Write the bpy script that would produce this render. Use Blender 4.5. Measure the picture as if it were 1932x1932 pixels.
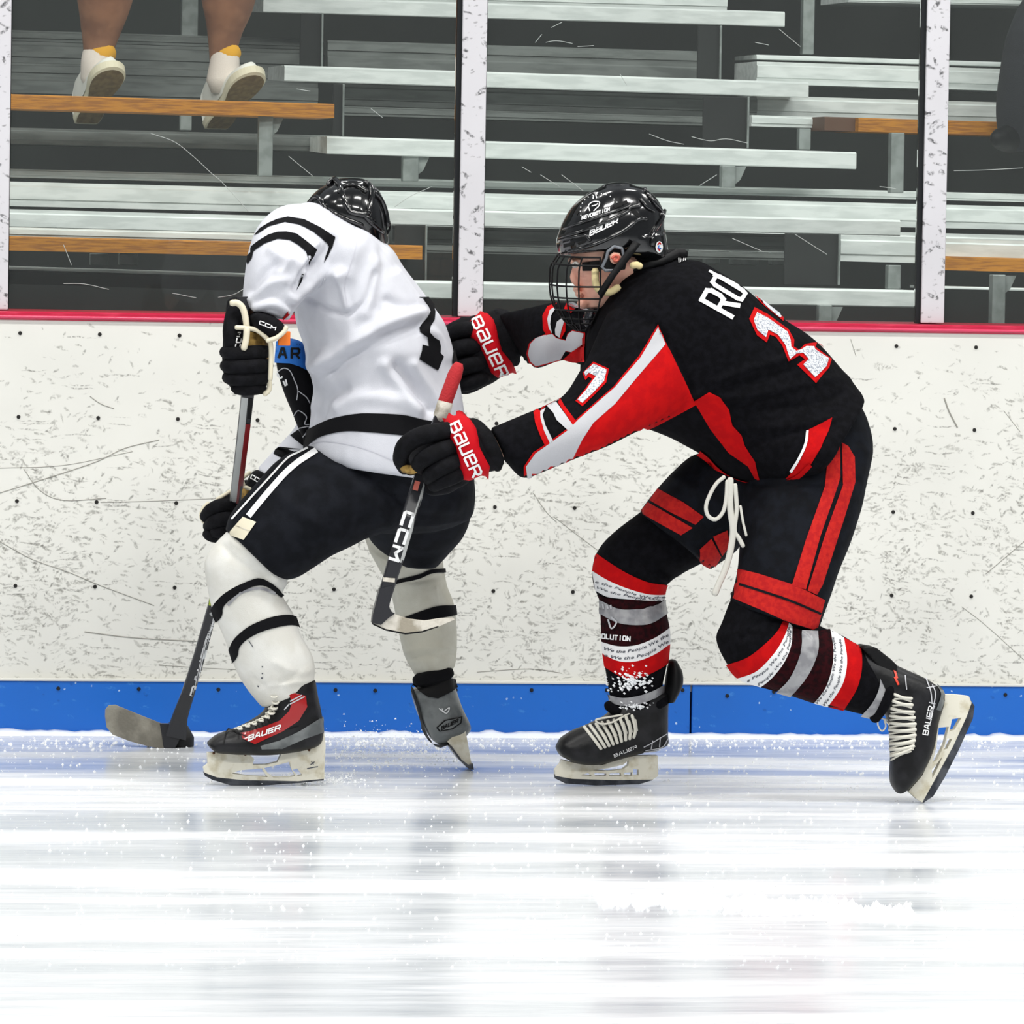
import bpy, bmesh, math, random
import numpy as np
from mathutils import Vector, noise
from mathutils.bvhtree import BVHTree
from mathutils.geometry import delaunay_2d_cdt
random.seed(4); rng = np.random.default_rng(4)
for o in list(bpy.data.objects): bpy.data.objects.remove(o)
SC = bpy.context.scene; COL = SC.collection
# ---------------------------------------------------------------- camera
FPX = 10360.; DIST = 14.; HOR = 450.; CH = 1.27
yaw, roll = math.radians(7.5), math.radians(.95); pitch = math.atan((966-HOR)/FPX)
cy, sy, cp, sp = math.cos(yaw), math.sin(yaw), math.cos(pitch), math.sin(pitch)
FW = np.array([sy*cp, cy*cp, -sp]); _r = np.array([cy, -sy, 0.]); _u = np.cross(_r, FW)
RT = math.cos(roll)*_r + math.sin(roll)*_u; UP = -math.sin(roll)*_r + math.cos(roll)*_u
CAM = np.array([-DIST*sy, -DIST*cy, CH])
cd = bpy.data.cameras.new('camera'); cam = bpy.data.objects.new('camera', cd); COL.objects.link(cam)
cd.sensor_width = 36.; cd.sensor_fit = 'HORIZONTAL'; cd.lens = 36.*FPX/1932.; cd.clip_start = .1; cd.clip_end = 200
from mathutils import Matrix
cam.matrix_world = Matrix(((RT[0], UP[0], -FW[0], CAM[0]), (RT[1], UP[1], -FW[1], CAM[1]), (RT[2], UP[2], -FW[2], CAM[2]), (0, 0, 0, 1)))
SC.camera = cam
SC.view_settings.view_transform = 'Standard'; SC.view_settings.look = 'None'
SC.view_settings.gamma = 1; SC.view_settings.exposure = 0.35; SC.view_settings.use_curve_mapping = False
# ---------------------------------------------------------------- world + rink lamps
w = bpy.data.worlds.new('hall'); SC.world = w; w.use_nodes = True
w.node_tree.nodes['Background'].inputs[0].default_value = (.78, .84, .88, 1); w.node_tree.nodes['Background'].inputs[1].default_value = .2
def lamp(x, y, z, sx, sy_, e, tilt=0):
    l = bpy.data.lights.new('rink_light', 'AREA'); l.shape = 'RECTANGLE'; l.size = sx; l.size_y = sy_; l.energy = e; l.color = (1, .99, .96)
    o = bpy.data.objects.new('rink_light', l); COL.objects.link(o); o.location = (x, y, z); o.rotation_euler = (math.radians(tilt), 0, 0)
    o['label'] = 'long rectangular ceiling lamp high above the ice'; o['category'] = 'lamp'; o['group'] = 'ceiling lamps over the rink'
for lx in (-5.5, -1.8, 1.9, 5.6):
    lamp(lx, -3.6, 6.5, 1.8, .5, 125, 12)
    lamp(lx, -8.5, 6.5, 1.8, .5, 125, 25)
    lamp(lx, 1.9, 6.8, 1.8, .4, 60, 0)

# ---------------------------------------------------------------- pixel <-> place
def ray(x, y):
    d = FW + (x-966.)/FPX*RT - (y-966.)/FPX*UP
    return d
def P(x, y, Y=0.):
    d = ray(x, y); return CAM + d*((Y-CAM[1])/d[1])
def G(x, y, z=0.):
    d = ray(x, y); return CAM + d*((z-CAM[2])/d[2])
def proj(V):
    q = np.asarray(V) - CAM; z = q@FW
    return np.stack([966+FPX*(q@RT)/z, 966-FPX*(q@UP)/z], -1)
def PXM(Y): return FPX/(DIST+Y*cy)          # pixels per metre at world Y (approx.)
# ---------------------------------------------------------------- materials
def lin(c):
    c = np.array(c[:3])/255.; return tuple(np.where(c <= .04045, c/12.92, ((c+.055)/1.055)**2.4))+(1.,)
MATS = {}
def mat(name, col, rough=.6, metal=0., bump=0., bscale=300., col2=None, cscale=20., spec=.5, coat=0., stretch=None, sheen=0., lo=.42, hi=.6):
    if name in MATS: return MATS[name]
    m = bpy.data.materials.new(name); m.use_nodes = True; nt = m.node_tree; b = nt.nodes['Principled BSDF']
    b.inputs['Base Color'].default_value = lin(col); b.inputs['Roughness'].default_value = rough; b.inputs['Metallic'].default_value = metal
    b.inputs['Specular IOR Level'].default_value = spec; b.inputs['Coat Weight'].default_value = coat; b.inputs['Coat Roughness'].default_value = .08
    b.inputs['Sheen Weight'].default_value = sheen
    tc = nt.nodes.new('ShaderNodeTexCoord'); mp = nt.nodes.new('ShaderNodeMapping'); nt.links.new(tc.outputs['Object'], mp.inputs[0])
    if stretch: mp.inputs['Scale'].default_value = stretch
    if col2 is not None:
        n = nt.nodes.new('ShaderNodeTexNoise'); n.inputs['Scale'].default_value = cscale; n.inputs['Detail'].default_value = 5
        r = nt.nodes.new('ShaderNodeValToRGB'); r.color_ramp.elements[0].position = lo; r.color_ramp.elements[1].position = hi
        r.color_ramp.elements[0].color = lin(col); r.color_ramp.elements[1].color = lin(col2)
        nt.links.new(mp.outputs[0], n.inputs['Vector']); nt.links.new(n.outputs[0], r.inputs[0]); nt.links.new(r.outputs[0], b.inputs['Base Color'])
    if bump:
        n = nt.nodes.new('ShaderNodeTexNoise'); n.inputs['Scale'].default_value = bscale; n.inputs['Detail'].default_value = 3
        k = nt.nodes.new('ShaderNodeBump'); k.inputs['Strength'].default_value = bump; k.inputs['Distance'].default_value = .002
        nt.links.new(mp.outputs[0], n.inputs['Vector']); nt.links.new(n.outputs[0], k.inputs['Height']); nt.links.new(k.outputs[0], b.inputs['Normal'])
    MATS[name] = m; return m
BLK = mat('black_jersey_knit', (9, 9, 12), .9, bump=.35, bscale=500, col2=(15, 15, 19), cscale=60, spec=.08)
PBLK = mat('black_pant_nylon', (10, 12, 17), .8, bump=.3, bscale=350, col2=(17, 20, 27), cscale=30, spec=.12)
PGRY = mat('charcoal_pant_nylon', (13, 15, 20), .8, bump=.3, bscale=350, col2=(21, 23, 29), cscale=25, spec=.12)
WHT = mat('white_jersey_knit', (204, 205, 212), .85, bump=.25, bscale=450, col2=(212, 213, 220), cscale=12, spec=.2)
WPAT = mat('white_twill', (232, 232, 232), .8, bump=.2)
GPAT = mat('light_grey_knit', (188, 188, 192), .85, bump=.25, spec=.2)
RED = mat('red_knit', (176, 8, 14), .85, bump=.25, col2=(190, 12, 14), cscale=40, spec=.12)
RED2 = mat('red_pant_tape', (172, 26, 28), .8, bump=.3, col2=(190, 36, 30), cscale=90, spec=.15)
DRED = mat('dark_red_knit', (44, 8, 13), .9, bump=.3, col2=(24, 6, 9), cscale=80, spec=.1)
GTAPE = mat('clear_sock_tape', (128, 128, 132), .3, bump=.5, bscale=60, col2=(158, 158, 160), cscale=30)
SOCKW = mat('offwhite_sock_knit', (214, 212, 204), .9, bump=.4, bscale=500, col2=(224, 223, 217), cscale=14)
SOCKG = mat('greyish_sock_knit', (196, 193, 178), .9, bump=.4, bscale=500, col2=(207, 205, 192), cscale=14)
GLOSS = mat('glossy_black_shell', (9, 9, 11), .16, coat=.8)
MATTE = mat('matte_black_plastic', (7, 7, 9), .55, spec=.25)
GLV = mat('black_glove_nylon', (9, 9, 12), .8, bump=.5, bscale=250, col2=(16, 16, 20), cscale=60, spec=.14)
GLR = mat('red_glove_roll', (186, 6, 22), .7, bump=.25, bscale=200, spec=.15)
CREAM = mat('cream_piping', (222, 214, 190), .7)
GOLD = mat('tan_palm_suede', (166, 133, 66), .8, bump=.6, bscale=120, col2=(120, 92, 40), cscale=80)
BOOT = mat('black_boot_shell', (12, 12, 14), .42, bump=.3, bscale=90, col2=(30, 30, 33), cscale=22, spec=.3)
BOOTG = mat('grey_boot_shell', (120, 124, 124), .3, col2=(88, 92, 93), cscale=20)
BOOTR = mat('red_boot_gloss', (160, 10, 12), .25, coat=.6)
HOLD = mat('ivory_skate_holder', (222, 218, 202), .45, bump=.3, bscale=60, col2=(198, 190, 166), cscale=38, lo=.5, hi=.66)
STEEL = mat('dark_steel_runner', (66, 68, 74), .3, metal=.8, col2=(96, 98, 104), cscale=30)
LACE = mat('white_waxed_lace', (215, 212, 200), .7, bump=.4)
CARB = mat('dark_carbon_shaft', (38, 38, 42), .3)
SILV = mat('silver_shaft_print', (176, 178, 176), .35)
SRED = mat('deep_red_shaft_print', (120, 22, 26), .35)
TAPEW = mat('worn_white_tape', (214, 208, 196), .85, bump=.6, bscale=150, col2=(158, 150, 134), cscale=25)
TAPER = mat('red_grip_tape', (176, 34, 40), .85, bump=.8, bscale=200)
SKIN = mat('fair_skin', (248, 196, 172), .5, bump=.15, bscale=200, col2=(240, 178, 156), cscale=18)
SKIND = mat('tanned_leg_skin', (150, 104, 76), .55, bump=.2, bscale=150, col2=(128, 84, 60), cscale=14)
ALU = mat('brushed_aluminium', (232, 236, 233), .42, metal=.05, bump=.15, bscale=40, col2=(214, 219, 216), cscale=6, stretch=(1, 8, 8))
ALUD = mat('grey_and_shaded_aluminium', (120, 124, 121), .55, metal=.3, col2=(104, 108, 105), cscale=6, stretch=(1, 8, 8))  # grey planks; on the left section this darker grey stands for shadow
GALV = mat('galvanised_steel', (150, 156, 153), .5, metal=.4, col2=(128, 134, 131), cscale=20)
WOOD = mat('varnished_pine', (192, 124, 14), .55, bump=.3, bscale=60, col2=(152, 92, 8), cscale=9, stretch=(.6, 12, 25))
WOODE = mat('dark_plank_end_cap', (92, 62, 44), .6)
CONC = mat('dark_concrete_and_shade', (27, 30, 29), .8, bump=.3, bscale=20, col2=(18, 20, 20), cscale=3)  # concrete floor colour, also the painted shade of the low left riser
BLUEC = mat('bright_blue_band', (22, 110, 200), .6, bump=.2)
ORANGE = mat('orange_tag', (236, 120, 30), .6)
SNOW = mat('loose_snow', (246, 248, 250), .8, spec=.3)
SHOEW = mat('white_shoe_leather', (228, 226, 218), .6, bump=.3, bscale=80)
SOLE = mat('tan_rubber_sole', (132, 110, 70), .8, bump=.8, bscale=120, col2=(110, 90, 56), cscale=60)
SOCKS = mat('white_ankle_sock', (226, 214, 204), .9, bump=.4)
YEL = mat('yellow_cuff', (240, 176, 40), .8)
NAVY = mat('dark_trouser_cloth', (24, 26, 32), .9, bump=.4)
PADY = mat('pale_foam_pad', (232, 214, 160), .8)
TXT = mat('white_print', (238, 238, 238), .6)
INK = mat('grey_ink', (70, 74, 84), .8)
# ---------------------------------------------------------------- objects
ORG = {}
def props(o, label=None, cat=None, group=None, kind=None):
    if label: o['label'] = label
    if cat: o['category'] = cat
    if group: o['group'] = group
    if kind: o['kind'] = kind
def thing(name, loc, label, cat, group=None):
    o = bpy.data.objects.new(name, None); COL.objects.link(o); o.location = loc; o.empty_display_size = .05
    props(o, label, cat, group); ORG[o] = np.array(loc, float); return o
def mk(name, V, F, m, parent=None, smooth=True, label=None, cat=None, group=None, kind=None, fm=None):
    V = np.asarray(V, float)
    org = ORG[parent] if parent is not None else np.array([(V[:, 0].min()+V[:, 0].max())/2, (V[:, 1].min()+V[:, 1].max())/2, V[:, 2].min()])
    me = bpy.data.meshes.new(name); me.from_pydata((V-org).tolist(), [], [list(map(int, f)) for f in F])
    for mm in (m if isinstance(m, (list, tuple)) else [m]): me.materials.append(mm)
    if fm is not None: me.polygons.foreach_set('material_index', np.asarray(fm, int))
    me.polygons.foreach_set('use_smooth', [bool(smooth)]*len(me.polygons)); me.update()
    o = bpy.data.objects.new(name, me); COL.objects.link(o)
    if parent is not None: o.parent = parent
    else: o.location = org
    ORG[o] = org; props(o, label, cat, group, kind)
    return o
def join(parts):
    V = []; F = []; n = 0
    for v, f in parts:
        V.append(np.asarray(v, float)); F += [[i+n for i in q] for q in f]; n += len(v)
    return np.concatenate(V), F
def box(a, b):
    a = np.array(a, float); b = np.array(b, float)
    V = [(x, y, z) for x in (a[0], b[0]) for y in (a[1], b[1]) for z in (a[2], b[2])]
    return V, [(0, 1, 3, 2), (4, 6, 7, 5), (0, 4, 5, 1), (2, 3, 7, 6), (0, 2, 6, 4), (1, 5, 7, 3)]
def bbox_bev(a, b, r):
    bm = bmesh.new(); v, f = box(a, b); vs = [bm.verts.new(p) for p in v]
    for q in f: bm.faces.new([vs[i] for i in q])
    bmesh.ops.recalc_face_normals(bm, faces=bm.faces); bmesh.ops.bevel(bm, geom=bm.edges[:], offset=r, segments=2, affect='EDGES', profile=.5)
    V = [tuple(v.co) for v in bm.verts]; bm.verts.index_update(); F = [[v.index for v in f.verts] for f in bm.faces]; bm.free(); return V, F
def catmull(S, sub):
    S = np.array(S, float); n = len(S)
    if n < 3 or sub < 2: 
        return np.array([S[0]+(S[-1]-S[0])*t for t in np.linspace(0, 1, max(2, sub+1))]) if n == 2 else S
    out = []
    for i in range(n-1):
        p0 = S[i-1] if i > 0 else 2*S[0]-S[1]; p1 = S[i]; p2 = S[i+1]; p3 = S[i+2] if i+2 < n else 2*S[-1]-S[-2]
        for k in range(sub):
            t = k/sub; out.append(.5*((2*p1)+(-p0+p2)*t+(2*p0-5*p1+4*p2-p3)*t*t+(-p0+3*p1-3*p2+p3)*t**3))
    out.append(S[-1]); return np.array(out)
def loft(S, n=32, sub=5, cap=(.35, .35), ex=2., shrink=1.):
    """stations (xl,yl,xr,yr,Y,ry[,dY]) : silhouette points on either side, depth, half thickness"""
    S = [tuple(s)+(0.,) if len(s) == 6 else tuple(s) for s in S]
    Q = catmull(S, sub); rings = []
    for s in Q:
        L = P(s[0], s[1], s[4]); R = P(s[2], s[3], s[4]+s[6]); c = (L+R)/2; a = (R-L)/2*shrink
        rings.append((c, a, np.array([0, s[5]*shrink, 0])))
    def capr(r, r2, k):
        c, a, b = r; d = c-r2[0]; d = d/(np.linalg.norm(d)+1e-9); h = np.linalg.norm(a)*k
        return [(c+d*h*math.sin(t), a*math.cos(t), b*math.cos(t)) for t in (.45, .9, 1.3)]
    if cap[0]: rings = capr(rings[0], rings[1], cap[0])[::-1]+rings
    if cap[1]: rings = rings+capr(rings[-1], rings[-2], cap[1])
    V = []; F = []; th = np.linspace(0, 2*math.pi, n, endpoint=False)
    cs, sn = np.cos(th), np.sin(th); cs = np.sign(cs)*np.abs(cs)**(2/ex); sn = np.sign(sn)*np.abs(sn)**(2/ex)
    for c, a, b in rings: V += [c+a*x+b*y for x, y in zip(cs, sn)]
    for i in range(len(rings)-1):
        for j in range(n): F.append((i*n+j, i*n+(j+1) % n, (i+1)*n+(j+1) % n, (i+1)*n+j))
    F.append(tuple(range(n))[::-1]); m = (len(rings)-1)*n; F.append(tuple(range(m, m+n)))
    return np.array(V), F
def tube(pts, r, n=10, sub=1, flat=1.):
    pts = np.array(pts, float); r = np.full(len(pts), r, float) if np.isscalar(r) else np.array(r, float)
    if sub > 1: q = catmull(np.column_stack([pts, r]), sub); pts, r = q[:, :3], q[:, 3]
    T = np.gradient(pts, axis=0); T /= np.linalg.norm(T, axis=1)[:, None]+1e-12
    u = np.array([0, 1., 0]) if abs(T[0][1]) < .9 else np.array([1., 0, 0]); V = []; F = []; N = []
    for t in T:
        u = u-t*(u@t); u /= np.linalg.norm(u)+1e-12; N.append((u.copy(), np.cross(t, u)))
    P_ = [(pts[0]-T[0]*r[0]*.7, .6*r[0], 0)]+[(pts[i], r[i], i) for i in range(len(pts))]+[(pts[-1]+T[-1]*r[-1]*.7, .6*r[-1], len(pts)-1)]
    for c, rr, i in P_:
        a, b = N[i]
        V += [c+rr*(a*math.cos(t)*flat+b*math.sin(t)) for t in np.linspace(0, 2*math.pi, n, endpoint=False)]
    k = len(P_)
    for i in range(k-1):
        for j in range(n): F.append((i*n+j, i*n+(j+1) % n, (i+1)*n+(j+1) % n, (i+1)*n+j))
    F.append(tuple(range(n))[::-1]); F.append(tuple(range((k-1)*n, k*n)))
    return np.array(V), F
def ptube(pp, n=10, sub=4):          # (x,y,Y,r_px)
    return tube([P(a, b, c) for a, b, c, r in pp], [r/PXM(c) for a, b, c, r in pp], n, sub)
def pip(poly, q):
    poly = np.asarray(poly); x, y = q[:, 0], q[:, 1]; ins = np.zeros(len(q), bool); j = len(poly)-1
    for i in range(len(poly)):
        xi, yi = poly[i]; xj, yj = poly[j]
        c = ((yi > y) != (yj > y)) & (x < (xj-xi)*(y-yi)/(yj-yi+1e-12)+xi); ins ^= c; j = i
    return ins
def tri(poly, holes=(), step=None):
    loops = [list(map(tuple, poly))]+[list(map(tuple, h)) for h in holes]; vs = []; es = []
    for lp in loops:
        if step:
            q = []
            for a, b in zip(lp, lp[1:]+lp[:1]):
                k = max(1, int(math.dist(a, b)/step)); q += [(a[0]+(b[0]-a[0])*t/k, a[1]+(b[1]-a[1])*t/k) for t in range(k)]
            lp = q
        n0 = len(vs); vs += lp; es += [(n0+i, n0+(i+1) % len(lp)) for i in range(len(lp))]
    if step:
        A = np.array(vs); x0, y0 = A.min(0); x1, y1 = A.max(0)
        gx, gy = np.meshgrid(np.arange(x0+step*.5, x1, step), np.arange(y0+step*.5, y1, step)); g = np.column_stack([gx.ravel(), gy.ravel()])
        if len(g): g = g[pip(poly, g)]; vs += [tuple(p) for p in g]
    r = delaunay_2d_cdt([Vector(v) for v in vs], es, [], 0, 1e-5)
    V = np.array([tuple(v) for v in r[0]]); F = [f for f in r[2] if len(f) >= 3]
    if not F: return V, F
    c = np.array([V[list(f)].mean(0) for f in F]); k = pip(poly, c)
    for h in holes: k &= ~pip(h, c)
    return V, [f for f, q in zip(F, k) if q]
def slab(poly, Y, th, holes=(), step=None):
    V, F = tri(poly, holes, step); Yf = Y if callable(Y) else (lambda x, y: Y); Tf = th if callable(th) else (lambda x, y: th)
    W = []
    for s in (-1, 1): W += [P(x, y, Yf(x, y))+np.array([0, s*Tf(x, y)/2, 0]) for x, y in V]
    n = len(V); FF = [tuple(f) for f in F]+[tuple(i+n for i in f[::-1]) for f in F]; cnt = {}
    for f in F:
        for a, b in zip(f, list(f[1:])+[f[0]]): cnt[(a, b)] = 1
    for (a, b) in cnt:
        if (b, a) not in cnt: FF.append((b, a, a+n, b+n))
    return np.array(W), FF
class Surf:                           # a surface to lay prints, tape and laces on
    def __init__(s, V, F): s.V = np.asarray(V, float); s.F = F; s.b = BVHTree.FromPolygons([tuple(v) for v in s.V], [list(map(int, f)) for f in F]); s.my = float(np.median(s.V[:, 1]))
    def hit(s, x, y, off, back=False):
        d = Vector(ray(x, y)).normalized(); c = Vector(CAM)
        h = s.b.ray_cast(c+d*40, -d) if back else s.b.ray_cast(c, d)
        if h[0] is None:
            p = Vector(P(x, y, s.my)); h = s.b.find_nearest(p)
            n = h[1] if (p-h[0]).dot(h[1]) > 0 else -h[1]
            return np.array(h[0]+n*off*1.8)
        n = h[1]; dd = d if back else -d
        if n.dot(dd) < 0: n = -n
        return np.array(h[0]+(n*.6+dd*.4).normalized()*off)
def decal(polys, surf, m, name, parent, off=.0018, step=6, back=False, label=None, raw=False):
    parts = []
    for pl in polys:
        V, F = pl if raw else tri(pl, (), step)
        if not len(F): continue
        for bk in ((False, True) if back else (False,)):
            parts.append((np.array([surf.hit(x, y, off, bk) for x, y in V]), F))
    V, F = join(parts); return mk(name, V, F, m, parent, True, label)
def ribbon(pts, wd, sub=4, taper=False):
    p = catmull(pts, sub) if len(pts) > 2 else catmull(pts, max(2, int(math.dist(pts[0], pts[1])/5)))
    t = np.gradient(p, axis=0); t /= np.linalg.norm(t, axis=1)[:, None]+1e-9; n = np.column_stack([-t[:, 1], t[:, 0]])
    ww = np.full(len(p), wd/2.) 
    if taper: ww *= np.sin(np.linspace(.15, math.pi-.15, len(p)))**.5
    V = np.concatenate([p+n*ww[:, None], p, p-n*ww[:, None]]); k = len(p); F = []
    for i in range(k-1):
        F += [(i, i+1, k+i+1, k+i), (k+i, k+i+1, 2*k+i+1, 2*k+i)]
    return V, F
def stripes(lines, surf, m, name, parent, wd, off=.0022, **k):
    return decal([ribbon(l, wd) for l in lines], surf, m, name, parent, off, raw=True, **k)
def band(top, bot, surf, m, name, parent, off=.002, back=True, label=None):
    """wrap-around band between two polylines drawn from one silhouette to the other"""
    a = catmull(top, 6); b = catmull(bot, 6); k = 26
    def rs(p):
        s = np.r_[0, np.cumsum(np.linalg.norm(np.diff(p, axis=0), axis=1))]; t = np.linspace(0, s[-1], k); return np.column_stack([np.interp(t, s, p[:, 0]), np.interp(t, s, p[:, 1])])
    a, b = rs(a), rs(b); R = 6; V = np.concatenate([a+(b-a)*r/R for r in range(R+1)]); F = [(r*k+i, r*k+i+1, (r+1)*k+i+1, (r+1)*k+i) for r in range(R) for i in range(k-1)]
    return decal([(V, F)], surf, m, name, parent, off, raw=True, back=back, label=label)
GL = {'B': [[(0, 0), (0, 1), (.75, 1), (.88, .86), (.88, .66), (.74, .52), (0, .52)], [(.7, .52), (.92, .38), (.92, .14), (.78, 0), (0, 0)]],
 'a': [[(.05, 1), (.8, 1), (.92, .88), (.92, 0), (.1, 0), (0, .12), (0, .42), (.1, .54), (.92, .54)]],
 'U': [[(0, 1), (0, .12), (.1, 0), (.9, 0), (.9, 1)]], 'e': [[(.9, 0), (.1, 0), (0, .12), (0, .88), (.1, 1), (.8, 1), (.9, .88), (.9, .5), (0, .5)]],
 'R': [[(0, 0), (0, 1), (.75, 1), (.9, .88), (.9, .6), (.78, .46), (0, .46)], [(.5, .46), (.92, 0)]], 'C': [[(.9, 1), (.1, 1), (0, .88), (0, .12), (.1, 0), (.9, 0)]],
 'M': [[(0, 0), (0, 1), (.46, .4), (.92, 1), (.92, 0)]], 'O': [[(0, .12), (0, .88), (.12, 1), (.78, 1), (.9, .88), (.9, .12), (.78, 0), (.12, 0), (0, .12)]],
 'A': [[(0, 0), (.35, 1), (.58, 1), (.92, 0)], [(.15, .34), (.8, .34)]], 'E': [[(.9, 0), (0, 0), (0, 1), (.9, 1)], [(0, .5), (.8, .5)]],
 'V': [[(0, 1), (.45, 0), (.9, 1)]], 'L': [[(0, 1), (0, 0), (.85, 0)]], 'T': [[(0, 1), (.9, 1)], [(.45, 1), (.45, 0)]], 'I': [[(.45, 0), (.45, 1)]],
 'N': [[(0, 0), (0, 1), (.9, 0), (.9, 1)]], 'D': [[(0, 0), (0, 1), (.7, 1), (.9, .8), (.9, .2), (.7, 0), (0, 0)]], 'P': [[(0, 0), (0, 1), (.8, 1), (.9, .88), (.9, .6), (.8, .48), (0, .48)]], 'X': [[(0, 0), (.9, 1)], [(0, 1), (.9, 0)]], '1': [[(.2, .8), (.45, 1), (.45, 0)]]}
def letters(word, o, adv, up, wfrac=.8, sw=.2):
    """stroke lettering: o = lower-left in pixels, adv = step per letter, up = letter height vector"""
    out = []; o = np.array(o, float); adv = np.array(adv, float); up = np.array(up, float); h = np.linalg.norm(up)
    for i, ch in enumerate(word):
        for ln in GL.get(ch, []):
            q = [o+adv*(i+x*wfrac)+up*y for x, y in ln]; q = [np.array(p) for p in q]
            for a, b in zip(q, q[1:]):
                d = (b-a)/(np.linalg.norm(b-a)+1e-9); a2 = a-d*h*sw*.4; b2 = b+d*h*sw*.4; k = max(2, int(np.linalg.norm(b2-a2)/4)+1)
                p = np.array([a2+(b2-a2)*t for t in np.linspace(0, 1, k)]); n = np.array([-d[1], d[0]])*h*sw/2
                V = np.concatenate([p+n, p-n]); out.append((V, [(j, j+1, k+j+1, k+j) for j in range(k-1)]))
    return out
_tc = {}
def font_mesh(s):
    if s in _tc: return _tc[s]
    cu = bpy.data.curves.new('t', 'FONT'); cu.body = s; cu.size = 1; cu.offset = .012; cu.resolution_u = 2; cu.shear = .25
    o = bpy.data.objects.new('t', cu); COL.objects.link(o); bpy.context.view_layer.update()
    me = bpy.data.meshes.new_from_object(o.evaluated_get(bpy.context.evaluated_depsgraph_get()))
    V = np.array([tuple(v.co)[:2] for v in me.vertices]); F = [tuple(p.vertices) for p in me.polygons]
    bpy.data.objects.remove(o); bpy.data.curves.remove(cu); bpy.data.meshes.remove(me); _tc[s] = (V, F); return V, F
def text_on(s, line, h, surf, m, name, parent, off=.003):
    """flat lettering following a pixel polyline"""
    V, F = font_mesh(s); p = catmull(line, 8); d = np.r_[0, np.cumsum(np.linalg.norm(np.diff(p, axis=0), axis=1))]
    sc = d[-1]/V[:, 0].max(); x = V[:, 0]*sc; y = V[:, 1]*h/.75
    t = np.gradient(p, axis=0); t /= np.linalg.norm(t, axis=1)[:, None]
    px = np.interp(x, d, p[:, 0]); py = np.interp(x, d, p[:, 1]); tx = np.interp(x, d, t[:, 0]); ty = np.interp(x, d, t[:, 1])
    Q = np.column_stack([px+ty*y, py-tx*y]); W = np.array([surf.hit(a, b, off) for a, b in Q]); return mk(name, W, F, m, parent, False)
def fuse(parts, vox=.005, it=4, fac=.5):
    V, F = join(parts); me = bpy.data.meshes.new('t'); me.from_pydata(V.tolist(), [], [list(map(int, f)) for f in F]); o = bpy.data.objects.new('t', me); COL.objects.link(o)
    m = o.modifiers.new('r', 'REMESH'); m.mode = 'VOXEL'; m.voxel_size = vox
    if it: m = o.modifiers.new('s', 'SMOOTH'); m.iterations = it; m.factor = fac
    bpy.context.view_layer.update(); r = bpy.data.meshes.new_from_object(o.evaluated_get(bpy.context.evaluated_depsgraph_get()))
    n = len(r.vertices); W = np.empty(n*3); r.vertices.foreach_get('co', W); FF = [tuple(p.vertices) for p in r.polygons]
    bpy.data.objects.remove(o); bpy.data.meshes.remove(me); bpy.data.meshes.remove(r); return W.reshape(-1, 3), FF
def normals(V, F):
    F4 = np.array([f if len(f) == 4 else (f[0], f[1], f[2], f[2]) for f in F]); n = np.cross(V[F4[:, 2]]-V[F4[:, 0]], V[F4[:, 3]]-V[F4[:, 1]])
    N = np.zeros_like(V)
    for k in range(4): np.add.at(N, F4[:, k], n)
    return N/(np.linalg.norm(N, axis=1)[:, None]+1e-12)
def wrinkle(V, F, folds, amp=.003, sc=7., seed=0.):
    """cloth folds: (polyline, half width px, height m) on the camera side + soft overall rumple"""
    N = normals(V, F); q = proj(V); D = np.zeros(len(V)); face = np.clip(-(N@FW)*1.6+.1, 0, 1)
    for ln, wd, h in folds:
        p = catmull(ln, 5); dm = np.full(len(V), 1e9)
        for i, (a, b) in enumerate(zip(p, p[1:])):
            ab = b-a; t = np.clip(((q-a)@ab)/(ab@ab+1e-9), 0, 1); dm = np.minimum(dm, np.hypot(*(q-a-t[:, None]*ab).T))
        D += h*np.exp(-(dm/wd)**2)*face
    if amp:
        D += amp*np.array([noise.noise(Vector((v[0]*sc+seed, v[1]*sc, v[2]*sc*.8))) + .45*noise.noise(Vector((v[0]*sc*2.4, v[1]*sc*2.4+seed, v[2]*sc*2))) for v in V])
    return V+N*D[:, None]
def cloth(name, parts, m, parent, folds=(), amp=.003, vox=.005, it=4, sc=7., seed=0., label=None):
    V, F = fuse(parts, vox, it); V = wrinkle(V, F, folds, amp, sc, seed); o = mk(name, V, F, m, parent, True, label); return o, Surf(V, F)
def solid(name, VF, m, parent, smooth=True, label=None):
    o = mk(name, VF[0], VF[1], m, parent, smooth, label); return o, Surf(*VF)
def lay(pts, surf, r, off=0., n=6, sub=3, flat=1.):     # small tube laid on a surface
    q = catmull(pts, sub) if len(pts) > 2 else catmull(pts, 5); return tube([surf.hit(x, y, r*.6+off) for x, y in q], r, n, 1, flat)
def sc_px(pts, o, s): return [(o[0]+x/s, o[1]+y/s) for x, y in pts]
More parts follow.
